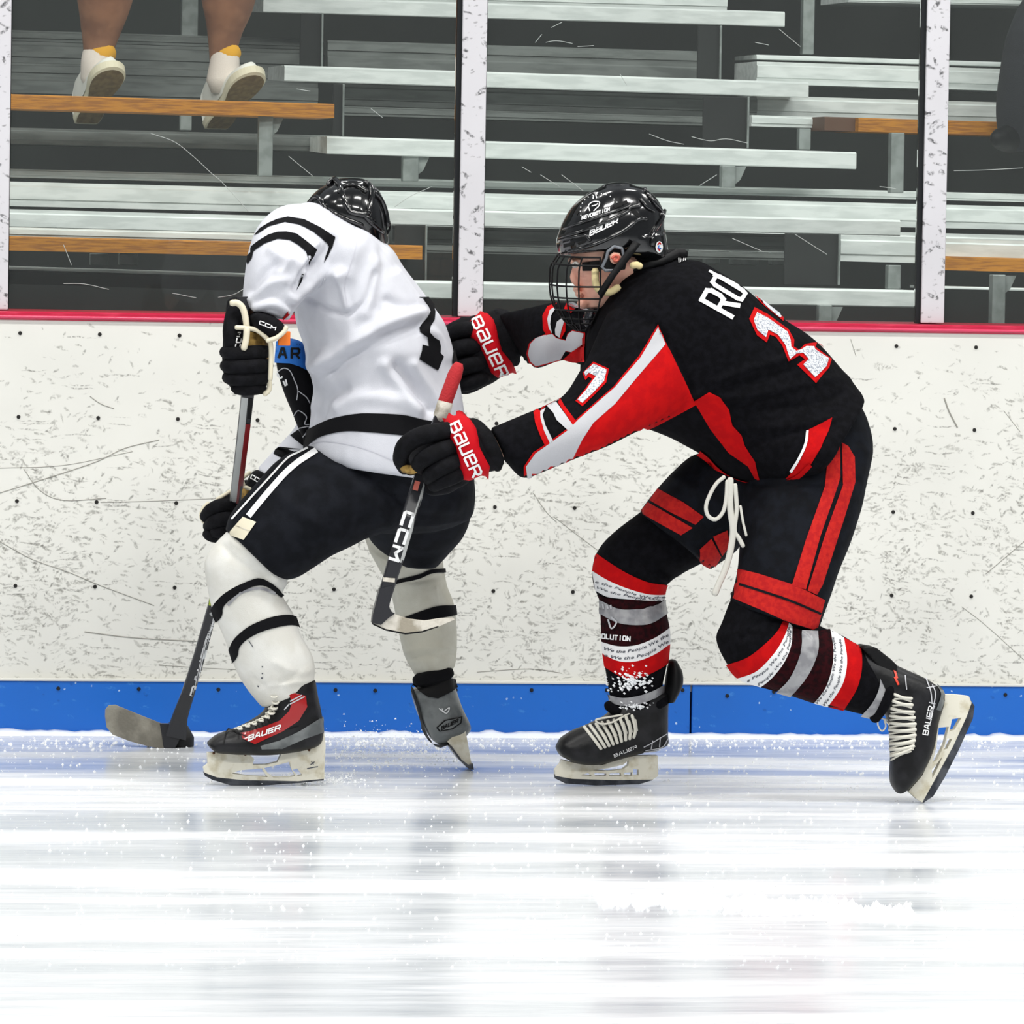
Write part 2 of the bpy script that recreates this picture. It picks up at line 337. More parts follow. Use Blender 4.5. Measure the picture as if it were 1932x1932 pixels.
# ================================================================ the rink
def scuffed(name, base, layers, dens_z=None, rough=.35, spec=.5):
    m = bpy.data.materials.new(name); m.use_nodes = True; nt = m.node_tree; L = nt.links; N = nt.nodes.new; b = nt.nodes['Principled BSDF']; b.inputs['Roughness'].default_value = rough
    b.inputs['Specular IOR Level'].default_value = spec
    tc = N('ShaderNodeTexCoord'); src = tc.outputs['Object']; cur = None
    bn = N('ShaderNodeTexNoise'); bn.inputs['Scale'].default_value = 3; br = N('ShaderNodeValToRGB'); br.color_ramp.elements[0].color = lin(base); br.color_ramp.elements[1].color = lin([c*.965 for c in base]); br.color_ramp.elements[0].position = .4; br.color_ramp.elements[1].position = .75
    L.new(src, bn.inputs['Vector']); L.new(bn.outputs[0], br.inputs[0]); cur = br.outputs[0]
    sep = N('ShaderNodeSeparateXYZ'); L.new(src, sep.inputs[0])
    zr = None
    pn = N('ShaderNodeTexNoise'); pn.inputs['Scale'].default_value = 4.5; pn.inputs['Detail'].default_value = 3; L.new(src, pn.inputs['Vector']); pr = N('ShaderNodeMapRange'); pr.inputs['From Min'].default_value = .36; pr.inputs['From Max'].default_value = .62; pr.inputs['To Min'].default_value = .3; pr.inputs['To Max'].default_value = 1.35; L.new(pn.outputs[0], pr.inputs[0])
    if dens_z:
        zr = N('ShaderNodeMapRange'); zr.inputs['From Min'].default_value = dens_z[0]; zr.inputs['From Max'].default_value = dens_z[1]; zr.inputs['To Min'].default_value = 1; zr.inputs['To Max'].default_value = .04; L.new(sep.outputs[2], zr.inputs[0])
    for (rot, sx, sz, warp, thr, dens, col, k) in layers:
        wn = N('ShaderNodeTexNoise'); wn.inputs['Scale'].default_value = 11; wn.inputs['Detail'].default_value = 3; L.new(src, wn.inputs['Vector'])
        s1 = N('ShaderNodeVectorMath'); s1.operation = 'SUBTRACT'; L.new(wn.outputs['Color'], s1.inputs[0]); s1.inputs[1].default_value = (.5, .5, .5)
        s2 = N('ShaderNodeVectorMath'); s2.operation = 'SCALE'; s2.inputs['Scale'].default_value = warp; L.new(s1.outputs[0], s2.inputs[0])
        s3 = N('ShaderNodeVectorMath'); L.new(src, s3.inputs[0]); L.new(s2.outputs[0], s3.inputs[1])
        mp = N('ShaderNodeMapping'); mp.vector_type = 'TEXTURE'; mp.inputs['Rotation'].default_value = (0, math.radians(rot), 0); mp.inputs['Scale'].default_value = (1/sx, 1/14., 1/sz); mp.inputs['Location'].default_value = (rot*.37, rot*.11, rot*.23); L.new(s3.outputs[0], mp.inputs[0])
        v = N('ShaderNodeTexVoronoi'); v.inputs['Scale'].default_value = 1; v.inputs['Randomness'].default_value = 1; L.new(mp.outputs[0], v.inputs['Vector'])
        r = N('ShaderNodeMapRange'); r.inputs['From Min'].default_value = thr; r.inputs['From Max'].default_value = thr*.6; L.new(v.outputs['Distance'], r.inputs[0])
        fine = N('ShaderNodeTexNoise'); fine.inputs['Scale'].default_value = 160; fine.inputs['Detail'].default_value = 2; L.new(s3.outputs[0], fine.inputs['Vector'])
        fr = N('ShaderNodeMapRange'); fr.inputs['From Min'].default_value = .38; fr.inputs['From Max'].default_value = .6; L.new(fine.outputs[0], fr.inputs[0])
        sc_ = N('ShaderNodeSeparateColor'); L.new(v.outputs['Color'], sc_.inputs[0])
        lt = N('ShaderNodeMath'); lt.operation = 'LESS_THAN'; L.new(sc_.outputs[0], lt.inputs[0])
        if zr:
            mm = N('ShaderNodeMath'); mm.operation = 'MULTIPLY'; mm.inputs[1].default_value = dens; L.new(zr.outputs[0], mm.inputs[0]); m4 = N('ShaderNodeMath'); m4.operation = 'MULTIPLY'; L.new(mm.outputs[0], m4.inputs[0]); L.new(pr.outputs[0], m4.inputs[1]); L.new(m4.outputs[0], lt.inputs[1])
        else: lt.inputs[1].default_value = dens
        m1 = N('ShaderNodeMath'); m1.operation = 'MULTIPLY'; L.new(r.outputs[0], m1.inputs[0]); L.new(lt.outputs[0], m1.inputs[1])
        m2 = N('ShaderNodeMath'); m2.operation = 'MULTIPLY'; L.new(m1.outputs[0], m2.inputs[0]); L.new(fr.outputs[0], m2.inputs[1])
        m3 = N('ShaderNodeMath'); m3.operation = 'MULTIPLY'; L.new(m2.outputs[0], m3.inputs[0]); m3.inputs[1].default_value = k*.85
        mx = N('ShaderNodeMix'); mx.data_type = 'RGBA'; L.new(m3.outputs[0], mx.inputs[0]); L.new(cur, mx.inputs[6]); mx.inputs[7].default_value = lin(col); cur = mx.outputs[2]
    L.new(cur, b.inputs['Base Color']); return m
GREYS = (128,126,118)
BOARDM = scuffed('scuffed_white_board', (226, 225, 218), [
    (12, 24, 95, .05, .42, .55, GREYS, .75), (-20, 28, 110, .06, .4, .5, (112, 110, 104), .6), (35, 30, 80, .05, .42, .42, GREYS, .6), (-50, 34, 90, .04, .36, .3, (80, 78, 72), .7),
    (3, 9, 160, .03, .4, .25, (92, 90, 84), .7), (70, 30, 90, .05, .36, .22, (120, 118, 110), .6), (15, 13, 40, .05, .36, .16, (150, 148, 140), .6), (-35, 16, 48, .05, .33, .12, (128, 126, 118), .55)], (.38, .92))
KICKM = scuffed('blue_kick_plate', (20, 102, 196), [(5, 22, 60, .05, .3, .2, (60, 130, 205), .8), (-30, 60, 60, .03, .2, .1, (200, 222, 240), .9), (40, 30, 50, .05, .25, .15, (10, 72, 150), .7)], None, .4)
POSTM = scuffed('puck_marked_white_post', (208, 206, 210), [(25, 22, 75, .03, .4, .22, (22, 22, 26), 1), (-40, 20, 66, .03, .42, .2, (30, 30, 34), 1), (70, 26, 64, .03, .36, .16, (14, 14, 16), 1), (5, 34, 36, .04, .34, .14, (60, 60, 64), .9), (-15, 60, 130, .03, .4, .25, (120, 118, 120), .8)], None, .55)
CAPM = mat('crimson_cap_rail', (188, 26, 62), .3, bump=.5, bscale=60, col2=(206, 56, 84), cscale=40, stretch=(.4, 3, 3), lo=.5, hi=.72)
# ice
def ice_mat():
    m = bpy.data.materials.new('rink_ice'); m.use_nodes = True; nt = m.node_tree; L = nt.links; N = nt.nodes.new; b = nt.nodes['Principled BSDF']
    tc = N('ShaderNodeTexCoord')
    def noi(sc, det, st, rot=0):
        mp = N('ShaderNodeMapping'); mp.inputs['Scale'].default_value = st; mp.inputs['Rotation'].default_value = (0, 0, rot); L.new(tc.outputs['Object'], mp.inputs[0]); n = N('ShaderNodeTexNoise'); n.inputs['Scale'].default_value = sc; n.inputs['Detail'].default_value = det; n.inputs['Roughness'].default_value = .62; L.new(mp.outputs[0], n.inputs['Vector']); return n.outputs[0]
    a = noi(1., 7, (.55, 3.4, 1)); c = noi(1, 6, (2.6, 26, 1), .01); g = noi(30, 4, (1, 2.2, 1))
    r = N('ShaderNodeValToRGB'); e = r.color_ramp.elements; e[0].position = .36; e[0].color = lin((192, 198, 205)); e[1].position = .56; e[1].color = lin((229, 231, 234)); L.new(a, r.inputs[0])
    r2 = N('ShaderNodeValToRGB'); e = r2.color_ramp.elements; e[0].position = .34; e[0].color = lin((196, 202, 210)); e[1].position = .5; e[1].color = (1, 1, 1, 1); L.new(c, r2.inputs[0])
    mx = N('ShaderNodeMix'); mx.data_type = 'RGBA'; mx.blend_type = 'MULTIPLY'; mx.inputs[0].default_value = .38; L.new(r.outputs[0], mx.inputs[6]); L.new(r2.outputs[0], mx.inputs[7]); L.new(mx.outputs[2], b.inputs['Base Color'])
    rr = N('ShaderNodeMapRange'); rr.inputs['From Min'].default_value = .4; rr.inputs['From Max'].default_value = .62; rr.inputs['To Min'].default_value = .1; rr.inputs['To Max'].default_value = .34; L.new(a, rr.inputs[0]); L.new(rr.outputs[0], b.inputs['Roughness'])
    b.inputs['IOR'].default_value = 1.31; b.inputs['Specular IOR Level'].default_value = .5
    ad = N('ShaderNodeMath'); ad.operation = 'ADD'; L.new(c, ad.inputs[0]); L.new(g, ad.inputs[1])
    k = N('ShaderNodeBump'); k.inputs['Strength'].default_value = .1; k.inputs['Distance'].default_value = .004; L.new(ad.outputs[0], k.inputs['Height']); L.new(k.outputs[0], b.inputs['Normal']); return m
ICE = ice_mat()
mk('floor', [(-14, -16, 0), (14, -16, 0), (14, .3, 0), (-14, .3, 0)], [(0, 1, 2, 3)], ICE, None, False, 'white scraped rink ice with skate streaks', kind='structure')
ZK = P(966, 1288.5)[2]; ZR = P(966, 617)[2]; ZT = P(966, 601)[2]
X0, X1 = -3.6, 3.6
brd, brdS = solid('wall_boards', join([box((X0, 0, ZK-.02), (X1, .035, ZR+.005))]), BOARDM, None, False); brd['kind'] = 'structure'; brd['label'] = 'scuffed white dasher boards along the rink'
xs_ = P(1302, 1345)[0]
kick = mk('baseboard_boards', *box((X0, .004, 0), (X1, .034, ZK-.02)), MATTE, None, False, 'blue kick plate along the foot of the boards', kind='structure')
for a, b in ((X0, xs_-.0025), (xs_+.0025, X1)): mk('kick_panel', *bbox_bev((a, -.014, -.01), (b, .004, ZK), .003), KICKM, kick, False)
mk('ledge', *bbox_bev((X0, -.018, ZK-.001), (X1, .0, ZK+.006), .002), mat('offwhite_ledge', (214, 213, 206), .5), brd, False)
def bolt(x, y, par, surfY=-.001, r=3.9):
    c = P(x, y, surfY); rr = r/PXM(0)
    return tube([c+np.array([0, .006, 0]), c+np.array([0, -.0006, 0])], [rr, rr], 8)
BOLTM = mat('dark_bolt_recess', (28, 26, 24), .6, metal=.3)
proto = None
for j, (yl, sl) in enumerate(((628, .0148), (786, .0138), (945, .0125), (1105, .011))):
    for i in range(13):
        x = 38+i*151.2-j*3.0-i*.9; y = yl+sl*x; c = P(x, y, -.0006)
        if proto is None:
            V, F = tube([np.array([0, .004, 0.]), np.array([0, 0, 0.])], [.0052, .0052], 8); me = bpy.data.meshes.new('bolt'); me.from_pydata(V.tolist(), [], F); me.materials.append(BOLTM); proto = me
        o = bpy.data.objects.new('bolt', proto); COL.objects.link(o); o.parent = brd; o.location = c-ORG[brd]; ORG[o] = c
for x, y in ((110, 1299), (262, 1300), (412, 1301), (633, 1302), (708, 1303), (860, 1302), (1003, 1302), (1145, 1302), (1288, 1302), (1372, 1313), (1460, 1305), (1600, 1307), (1755, 1309), (1897, 1311)):
    o = bpy.data.objects.new('bolt', proto); COL.objects.link(o); o.parent = kick; c = P(x, y, -.0148); o.location = c-ORG[kick]; ORG[o] = c
SCUFF = mat('grey_scuff_line', (150, 148, 140), .7)
for q, r in (([(0, 930), (80, 905), (180, 872), (235, 846), (300, 830)], .0011), ([(45, 885), (75, 925), (120, 944), (200, 940)], .0009), ([(0, 1022), (60, 1055), (130, 1080), (190, 1105), (290, 1142)], .0009), ([(160, 1192), (250, 1203), (370, 1210)], .0012), ([(170, 748), (190, 762), (215, 771)], .001), ([(0, 883), (120, 878), (250, 852)], .0007), ([(190, 948), (300, 945), (420, 940)], .0007), ([(1782, 752), (1790, 775), (1806, 806)], .0022), ([(1894, 775), (1925, 815)], .0007), ([(1860, 1083), (1932, 1022)], .0009), ([(1815, 1145), (1860, 1180), (1932, 1245)], .0007), ([(1006, 930), (1030, 965), (1050, 985)], .0007), ([(1045, 975), (1090, 1010), (1130, 1040)], .0007), ([(1605, 640), (1615, 672)], .0007), ([(300, 1255), (420, 1262), (560, 1268)], .0006), ([(900, 1268), (1000, 1262), (1060, 1270)], .0007)):
    mk('scuff_line', *tube([P(x, y, -.0004) for x, y in catmull(q, 5)], r, 5), SCUFF, brd, True)
# red cap rail: rounded bar on top of the boards
prof = [(-.003, ZR), (-.008, ZR+.006), (-.008, ZT-.004), (-.003, ZT), (.16, ZT+.004), (.16, ZR)]
V = [(x, a, z) for x in (X0, X1) for a, z in prof]; n = len(prof)
mk('trim_1', V, [tuple(range(n)), tuple(range(n, 2*n))[::-1]]+[(i, (i+1) % n, n+(i+1) % n, n+i) for i in range(n)], CAPM, None, False, 'crimson cap rail on top of the boards', kind='structure')
mk('bead', *tube([(X0, -.007, ZR+.008), (X1, -.007, ZR+.008)], .0045, 8), mat('bright_crimson_edge', (214, 60, 96), .2), [o for o in bpy.data.objects if o.name == 'trim_1'][0], True)
# glass uprights
ZG = P(966, -60)[2]
posts = [((-26, 24, 0), (-34, 13, 590), 'left edge of the glass, ending beside the shoes'), ((873, 920, 0), (865, 911, 597), 'between the two players'), ((1749, 1793, 0), (1739, 1782, 612), 'right of the black player')]
PX_ = []
gs = thing('glass_screen', (0, .045, ZT+.002), 'clear glass panes held by white puck-marked uprights on top of the boards', 'glass')
for (a0, b0, y0), (a1, b1, y1), wh in posts:
    xa, xb = P(a1, y1, .03)[0], P(b1, y1, .03)[0]; ta, tb = P(a0, y0, .03)[0], P(b0, y0, .03)[0]; xa = (xa+ta)/2; xb = (xb+tb)/2; PX_.append((xa, xb))
    lab = ('white upright at the left edge of the picture', 'white upright between the two players', 'white upright right of the black player')[len(PX_)-1]
    t = mk('glass_post', *bbox_bev((xa, .03, ZT+.003), (xb, .042, ZG), .003), POSTM, gs, False, lab)
    mk('channel', *join([box((xa-.012, .044, ZT+.003), (xb+.002, .066, ZG)), box((xa+.004, .067, ZT+.003), (xb-.01, .10, ZG))]), mat('dark_gasket_channel', (40, 42, 44), .4, metal=.5), t, False, 'dark gasket channel behind the white strip')
def glass_mat():
    m = bpy.data.materials.new('rink_glass'); m.use_nodes = True; nt = m.node_tree; L = nt.links; N = nt.nodes.new; nt.nodes.remove(nt.nodes['Principled BSDF'])
    tr = N('ShaderNodeBsdfTransparent'); tr.inputs[0].default_value = (.93, .955, .945, 1); gl = N('ShaderNodeBsdfGlossy'); gl.inputs['Roughness'].default_value = .03; df = N('ShaderNodeBsdfDiffuse'); df.inputs[0].default_value = (.8, .85, .83, 1)
    fr = N('ShaderNodeFresnel'); fr.inputs[0].default_value = 1.35
    m1 = N('ShaderNodeMixShader'); L.new(fr.outputs[0], m1.inputs[0]); L.new(tr.outputs[0], m1.inputs[1]); L.new(gl.outputs[0], m1.inputs[2])
    m2 = N('ShaderNodeMixShader'); m2.inputs[0].default_value = .02; L.new(m1.outputs[0], m2.inputs[1]); L.new(df.outputs[0], m2.inputs[2]); L.new(m2.outputs[0], nt.nodes['Material Output'].inputs[0]); return m
GLASS = glass_mat(); SCR = mat('white_glass_scratch', (178, 184, 180), .6)
panes = [(-3.3, PX_[0][0]-.014, 'x'), ((PX_[0][1]+.003), PX_[1][0]-.014, 'clear scratched glass pane left of the middle upright'), (PX_[1][1]+.003, PX_[2][0]-.014, 'clear scratched glass pane behind the black player'), (PX_[2][1]+.003, 3.3, 'clear glass pane at the right edge')]
scr = [[], [[(285, 252), (330, 268), (370, 300), (400, 328)], [(545, 295), (590, 332)], [(120, 535), (160, 536), (205, 546)], [(325, 553), (370, 562)], [(412, 561), (440, 556), (460, 545)], [(400, 328), (420, 345), (470, 400)], [(560, 168), (585, 172)], [(700, 205), (722, 222)], [(745, 390), (775, 370), (815, 352)], [(120, 462), (135, 500)]],
       [[(1225, 253), (1260, 266), (1290, 272)], [(1305, 258), (1340, 266), (1370, 262), (1410, 270)], [(1030, 80), (1050, 77), (1080, 82)], [(985, 315), (1002, 325)], [(1020, 330), (1055, 352)], [(1060, 330), (1100, 360)], [(1320, 350), (1352, 330)], [(1090, 88), (1120, 86)], [(1040, 52), (1060, 42)], [(1382, 450), (1440, 475)], [(1500, 442), (1560, 480)], [(1170, 140), (1182, 160)], [(1010, 80), (1022, 65)], [(1470, 55), (1510, 88)], [(1425, 80), (1450, 85)]],
       [[(1800, 322), (1850, 321), (1930, 317)], [(1660, 352), (1690, 356)]]]
for (a, b, lb), S in zip(panes, scr):
    o = mk('glass_pane', *box((a, .046, ZT+.006), (b, .058, ZG)), GLASS, gs, False)
    for s in S: mk('scratch', *tube([P(x, y, .0452) for x, y in catmull(s, 4)], .0008, 4), SCR, o, True)
# marks: bank of snow along the kick plate and ridges on the ice
sb = []; 
xs = np.linspace(X0, X1, 420); V = []; F = []
for i, x in enumerate(xs):
    h = .008+.012*abs(noise.noise(Vector((x*9, 0, 0))))+.006*noise.noise(Vector((x*31, 3, 0))); d = .05+.03*noise.noise(Vector((x*5, 7, 0)))
    V += [(x, -.013, -.002), (x, -.014, max(.003, h)), (x, -.02-d*.4, max(.002, h*.6)), (x, -.02-d, -.001)]
for i in range(len(xs)-1):
    for j in range(3): F.append((4*i+j, 4*i+j+1, 4*i+j+5, 4*i+j+4))
mk('snow_bank', V, F, SNOW, None, True, 'low line of scraped snow along the blue kick plate', 'snow', kind='stuff')
def grains(name, fn, n, label, r0=.0015, r1=.006):
    V = []; F = []
    base = [(0, 0, 1), (.94, 0, -.33), (-.47, .82, -.33), (-.47, -.82, -.33)]
    for i in range(n):
        c = fn(); r = r0+(r1-r0)*random.random()**3; q = random.random()*6; k = len(V)
        for x, y, z in base: V.append((c[0]+r*1.3*(x*math.cos(q)-y*math.sin(q)), c[1]+r*(x*math.sin(q)+y*math.cos(q)), c[2]+r*z))
        F += [(k, k+1, k+2), (k, k+2, k+3), (k, k+3, k+1), (k+1, k+3, k+2)]
    if label is None: SN.append((np.array(V), F)); return
    mk(name, V, F, SNOW, None, False, label, 'snow', kind='stuff')
SN = []
def sp1():
    c = G(600, 1474); t = random.random(); return (c[0]-.05+random.gauss(0, .05)+t*.08, c[1]+.05*random.gauss(0, 1), abs(random.gauss(0, .006))+.001)
grains('snow_chips', sp1, 420, None, .001, .0045)
def sp2():
    t = random.random()**1.3; x = 640+230*t+random.gauss(0, 16); return tuple(G(x, 1425+random.gauss(0, 18)) + np.array([0, 0, abs(random.gauss(0, .028))*(1-t*.5)]))
grains('snow_spray', sp2, 900, None, .001, .0035)
def sp3(): 
    x = random.uniform(1130, 1720); y = 1692+.055*(x-1130)+8*noise.noise(Vector((x*.01, 0, 0)))+random.gauss(0, 7)
    return G(x, y)+np.array([0, 0, .001])
grains('snow_ridge', sp3, 1500, None, .003, .011)
def sp4():
    x = random.uniform(560, 1900) if random.random() < .8 else random.uniform(0, 560); return G(x, random.gauss(1400, 7))+np.array([0, 0, .001])
grains('snow_crumbs', sp4, 1400, None, .001, .005)
def sp5():
    y = 1410+random.random()**1.5*420; return G(random.uniform(0, 1932), y)+np.array([0, 0, .0005])
grains('ice_shavings', sp5, 2500, None, .001, .0045)
mk('loose_snow', *join(SN), SNOW, None, False, 'loose snow chips, spray and shavings scattered over the ice around the skates', 'snow', kind='stuff')
# ---------------------------------------------------------------- stands
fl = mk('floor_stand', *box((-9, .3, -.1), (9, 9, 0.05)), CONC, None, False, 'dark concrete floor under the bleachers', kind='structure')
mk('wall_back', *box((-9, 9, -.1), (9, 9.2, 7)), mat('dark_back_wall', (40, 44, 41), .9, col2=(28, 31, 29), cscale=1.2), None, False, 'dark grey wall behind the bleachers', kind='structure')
TANB = math.tan(math.radians(8))
def plank(name, xl, yl, xr, yr, Y, hp, dep, m, par, kind='alu', label=None):
    sl = (yr-yl)/(xr-xl)
    if xl == 0: xl, yl, Y = -500, yl-500*sl, Y-500/PXM(Y)*TANB
    if xr in (1932, 1990): yr += (2350-xr)*sl; xr = 2350
    Y2 = Y+(xr-xl)/PXM(Y)*TANB; a = P(xl, yl, Y); b = P(xr, yr, Y2); h = hp/PXM(Y); d = b-a; d[2] = 0; d /= np.linalg.norm(d); back = np.array([-d[1], d[0], 0])
    if kind == 'wood': pr = [(0, -h), (0, -.004), (.004, 0), (dep, 0), (dep, -h)]
    elif kind == 'alu': pr = [(0.003, -h), (0, -h+.003), (0, -.006), (.006, 0), (.03, 0), (.031, -.003), (.034, -.003), (.035, 0), (dep*.5, 0), (dep*.5+.001, -.003), (dep*.5+.004, -.003), (dep*.5+.005, 0), (dep, 0), (dep, -h*.8)]
    else: pr = [(0, -h), (0, -h*.74), (-.006, -h*.7), (-.006, -h*.2), (0, -h*.14), (0, 0), (dep, 0), (dep, -h)]
    V = []; n = len(pr)
    for e in (a, b): V += [e+back*u+np.array([0, 0, v]) for u, v in pr]
    F = [tuple(range(n)), tuple(range(n, 2*n))[::-1]]+[(i, (i+1) % n, n+(i+1) % n, n+i) for i in range(n)]
    return mk(name, V, F, m, par, False, label)
def post(name, x0, x1, y0, y1, Y, m, par, th=.05):
    a = P(x0, (y0+y1)/2, Y); b = P(x1, (y0+y1)/2, Y); return mk(name, *bbox_bev((a[0], Y, P(x0, y1, Y)[2]), (b[0], Y+th, P(x0, y0, Y)[2]), .003), m, par, False)
cb = thing('bleachers', (0, 3, .05), 'aluminium bleachers with brown wooden end seats behind the rink glass', 'bleachers')
lb = rb = cb
# seat planks of the middle section, lowest first
plank('seat_plank', 640, 527, 1734, 548, 1.55, 33, .24, ALU, cb)
plank('seat_plank', 560, 389, 1699, 415, 2.15, 31, .24, ALU, cb)
plank('seat_plank', 617, 257, 1616, 287, 2.85, 33, .24, ALU, cb)
plank('seat_plank', 537, 123, 1526, 155, 3.45, 30, .24, ALU, cb)
plank('seat_plank', 497, -6, 1481, 22, 4.05, 29, .24, ALU, cb)
plank('foot_plank', 560, -32, 1372, -10, 4.35, 32, .3, ALU, cb, 'riser')
# long foot planks shared by the rows
plank('foot_plank', 0, 342, 1932, 390, 2.75, 46, .28, ALU, cb, 'riser'); plank('foot_plank', 0, 318, 1932, 366, 3.02, 16, .2, ALU, cb, 'riser')
plank('foot_plank', 0, 394, 1932, 444, 2.42, 46, .28, ALU, cb, 'riser')
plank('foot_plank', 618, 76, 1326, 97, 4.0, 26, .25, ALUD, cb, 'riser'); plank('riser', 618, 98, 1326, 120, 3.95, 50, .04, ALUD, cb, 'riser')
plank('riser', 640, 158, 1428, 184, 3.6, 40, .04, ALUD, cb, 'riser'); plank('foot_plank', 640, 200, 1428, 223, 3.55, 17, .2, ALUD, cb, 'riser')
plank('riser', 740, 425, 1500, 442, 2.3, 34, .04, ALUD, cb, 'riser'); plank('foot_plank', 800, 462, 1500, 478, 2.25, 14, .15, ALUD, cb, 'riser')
# left section
plank('seat_plank', 0, 177, 631, 196, 2.55, 27, .24, WOOD, lb, 'wood'); plank('seat_plank', 0, 445, 797, 463, 1.62, 27, .24, WOOD, lb, 'wood')
plank('foot_plank', 0, 56, 600, 74, 4.2, 20, .25, ALUD, lb, 'riser'); plank('riser', 0, 77, 600, 95, 4.15, 40, .04, ALUD, lb, 'riser'); plank('foot_plank', 0, 118, 600, 134, 3.9, 24, .25, ALUD, lb, 'riser'); plank('riser', 0, 142, 600, 158, 3.86, 46, .04, ALUD, lb, 'riser')  # upper left planks lie in shadow, put in here as a darker grey
plank('foot_plank', 0, 240, 640, 256, 2.95, 30, .3, ALUD, lb, 'riser'); plank('foot_plank', 0, 502, 560, 519, 1.95, 6, .28, ALU, lb, 'wood'); plank('riser', 0, 509, 560, 526, 1.98, 26, .03, CONC, lb, 'wood')  # low riser in near-black: shade under the plank edge painted as colour
plank('foot_plank', 0, 428, 480, 440, 1.9, 18, .2, ALU, lb, 'riser')
plank('seat_plank', 0, -262, 640, -246, 3.55, 27, .5, WOOD, lb, 'wood')
# right section
plank('foot_plank', 1428, 103, 1990, 120, 4.3, 9, .25, ALU, rb); plank('foot_plank', 1428, 116, 1990, 133, 4.1, 42, .25, ALU, rb, 'riser')
plank('foot_plank', 1428, 180, 1990, 196, 3.85, 40, .25, ALU, rb, 'riser'); plank('foot_plank', 1418, 217, 1557, 221, 3.6, 21, .1, ALU, rb, 'riser')
plank('seat_plank', 1556, 220, 1621, 222, 3.5, 26, .2, WOODE, rb, 'wood', 'dark capped end of the wooden seat plank'); plank('seat_plank', 1620, 222, 1990, 233, 3.48, 26, .24, WOOD, rb, 'wood')
plank('seat_plank', 1783, 483, 1990, 489, 2.05, 27, .24, WOOD, rb, 'wood'); plank('foot_plank', 1586, 445, 1990, 456, 2.12, 48, .06, ALU, rb, 'riser'); plank('foot_plank', 1780, 540, 1990, 545, 1.9, 5, .3, ALU, rb, 'wood')
plank('foot_plank', 1600, -6, 1990, 2, 4.7, 10, .3, ALU, rb, 'riser')
# uprights, end plates and gussets
for a in ((566, 610, 25, 128, 3.9), (628, 650, 158, 258, 3.3), (1316, 1362, 48, 150, 3.9), (1326, 1414, 182, 280, 3.3), (745, 806, 424, 534, 1.95), (1480, 1586, 440, 538, 2.0)): post('end_plate', *a, CONC, cb, .012); post('plate_edge', a[1]-4, a[1], a[2], a[3], a[4]-.02, GALV, cb, .015)
for a in ((488, 515, 218, 332, 2.7, lb), (340, 362, 205, 246, 3.1, lb), (343, 374, -40, 70, 4.5, lb), (760, 790, 292, 342, 2.9, cb), (1362, 1388, 312, 354, 2.9, cb), (1545, 1570, 575, 625, 1.7, cb), (1515, 1537, -20, 102, 4.5, rb), (1508, 1530, 242, 282, 3.3, rb), (1681, 1706, 250, 364, 3.2, rb), (1676, 1700, 500, 545, 1.95, rb), (1872, 1897, 518, 630, 1.7, rb)): post('support_post', *a[:5], GALV, a[5])
for a in ((170, 205, 478, 500, 1.9), (225, 260, 478, 500, 1.9)): post('support_post', *a[:5], GALV, lb)
for x, y, Y, pr in ((790, 296, 2.9, cb), (1388, 314, 2.9, cb), (1570, 579, 1.7, cb), (515, 222, 2.7, lb), (1897, 520, 1.7, rb)):
    mk('gusset', *slab([(x-2, y), (x+20, y), (x+8, y+26), (x-2, y+34)], Y+.02, .008), GALV, pr, False)
for x0, x1, y0, y1, Y in ((1330, 1358, 474, 498, 2.6), (1380, 1432, 474, 500, 2.6), (1455, 1486, 476, 500, 2.6), (1270, 1300, 470, 495, 2.6)): post('floor_bracket', x0, x1, y0, y1, Y, GALV, cb)
# ---------------------------------------------------------------- spectators
def shoe(par, H, T, wd, nm='shoe'):
    H = np.array(H); T = np.array(T); f = T-H; ln = np.linalg.norm(f); f /= ln; s = np.cross(f, [0, 0, 1.]); s /= np.linalg.norm(s); u = np.cross(s, f)
    out = [(-.02, .30), (0, .36), (.12, .4), (.3, .36), (.5, .38), (.68, .48), (.82, .5), (.93, .4), (1.0, .2), (1.02, 0)]
    out = [(x, max(0., y)) for x, y in catmull(out, 3)]
    loop = [(a, b) for a, b in out]+[(a, -b) for a, b in out[:-1]][::-1]
    V = []; n = len(loop)
    for z, g in ((-.004, .93), (0, 1), (.022, 1.02), (.026, .97)): V += [H+f*(a-.5)*g*ln+f*.5*ln+s*b*g*wd+u*z for a, b in loop]
    F = [tuple(range(n))]+[(k*n+i, k*n+(i+1) % n, (k+1)*n+(i+1) % n, (k+1)*n+i) for k in range(3) for i in range(n)]+[tuple(range(3*n, 4*n))[::-1]]
    fm = [0]+[1]*(3*n)+[1]; sh = []
    V2 = []; F2 = []; m = 14; R = [(.0, .76, .125), (.12, .86, .135), (.28, .84, .13), (.45, .82, .105), (.62, .86, .06), (.8, .92, .045), (.93, .7, .034), (1.0, .3, .026)]
    for t, g, h in R:
        for q in range(m):
            th = math.pi*q/(m-1); V2.append(H+f*t*ln*.98+s*math.cos(th)*wd*.48*g+u*(.02+h*math.sin(th)))
    for i in range(len(R)-1):
        for q in range(m-1): F2.append((i*m+q, i*m+q+1, (i+1)*m+q+1, (i+1)*m+q))
    F2 += [tuple(range(m)), tuple(range((len(R)-1)*m, len(R)*m))]
    o = mk(nm, V2, F2, SHOEW, par, True); mk('sole', V, F, [SOLE, mat('cream_sole_edge', (224, 216, 190), .7)], o, False, 'tan rubber sole with cream edge', fm=fm)
    for k in range(4):
        t = .38+.09*k; pp = [H+f*t*ln+s*math.cos(th)*wd*.42+u*(.024+(.088-.03*k*.5)*math.sin(th)) for th in np.linspace(.9, 2.2, 6)]; mk('lace', *tube(pp, .003, 6), LACE, o)
    return o
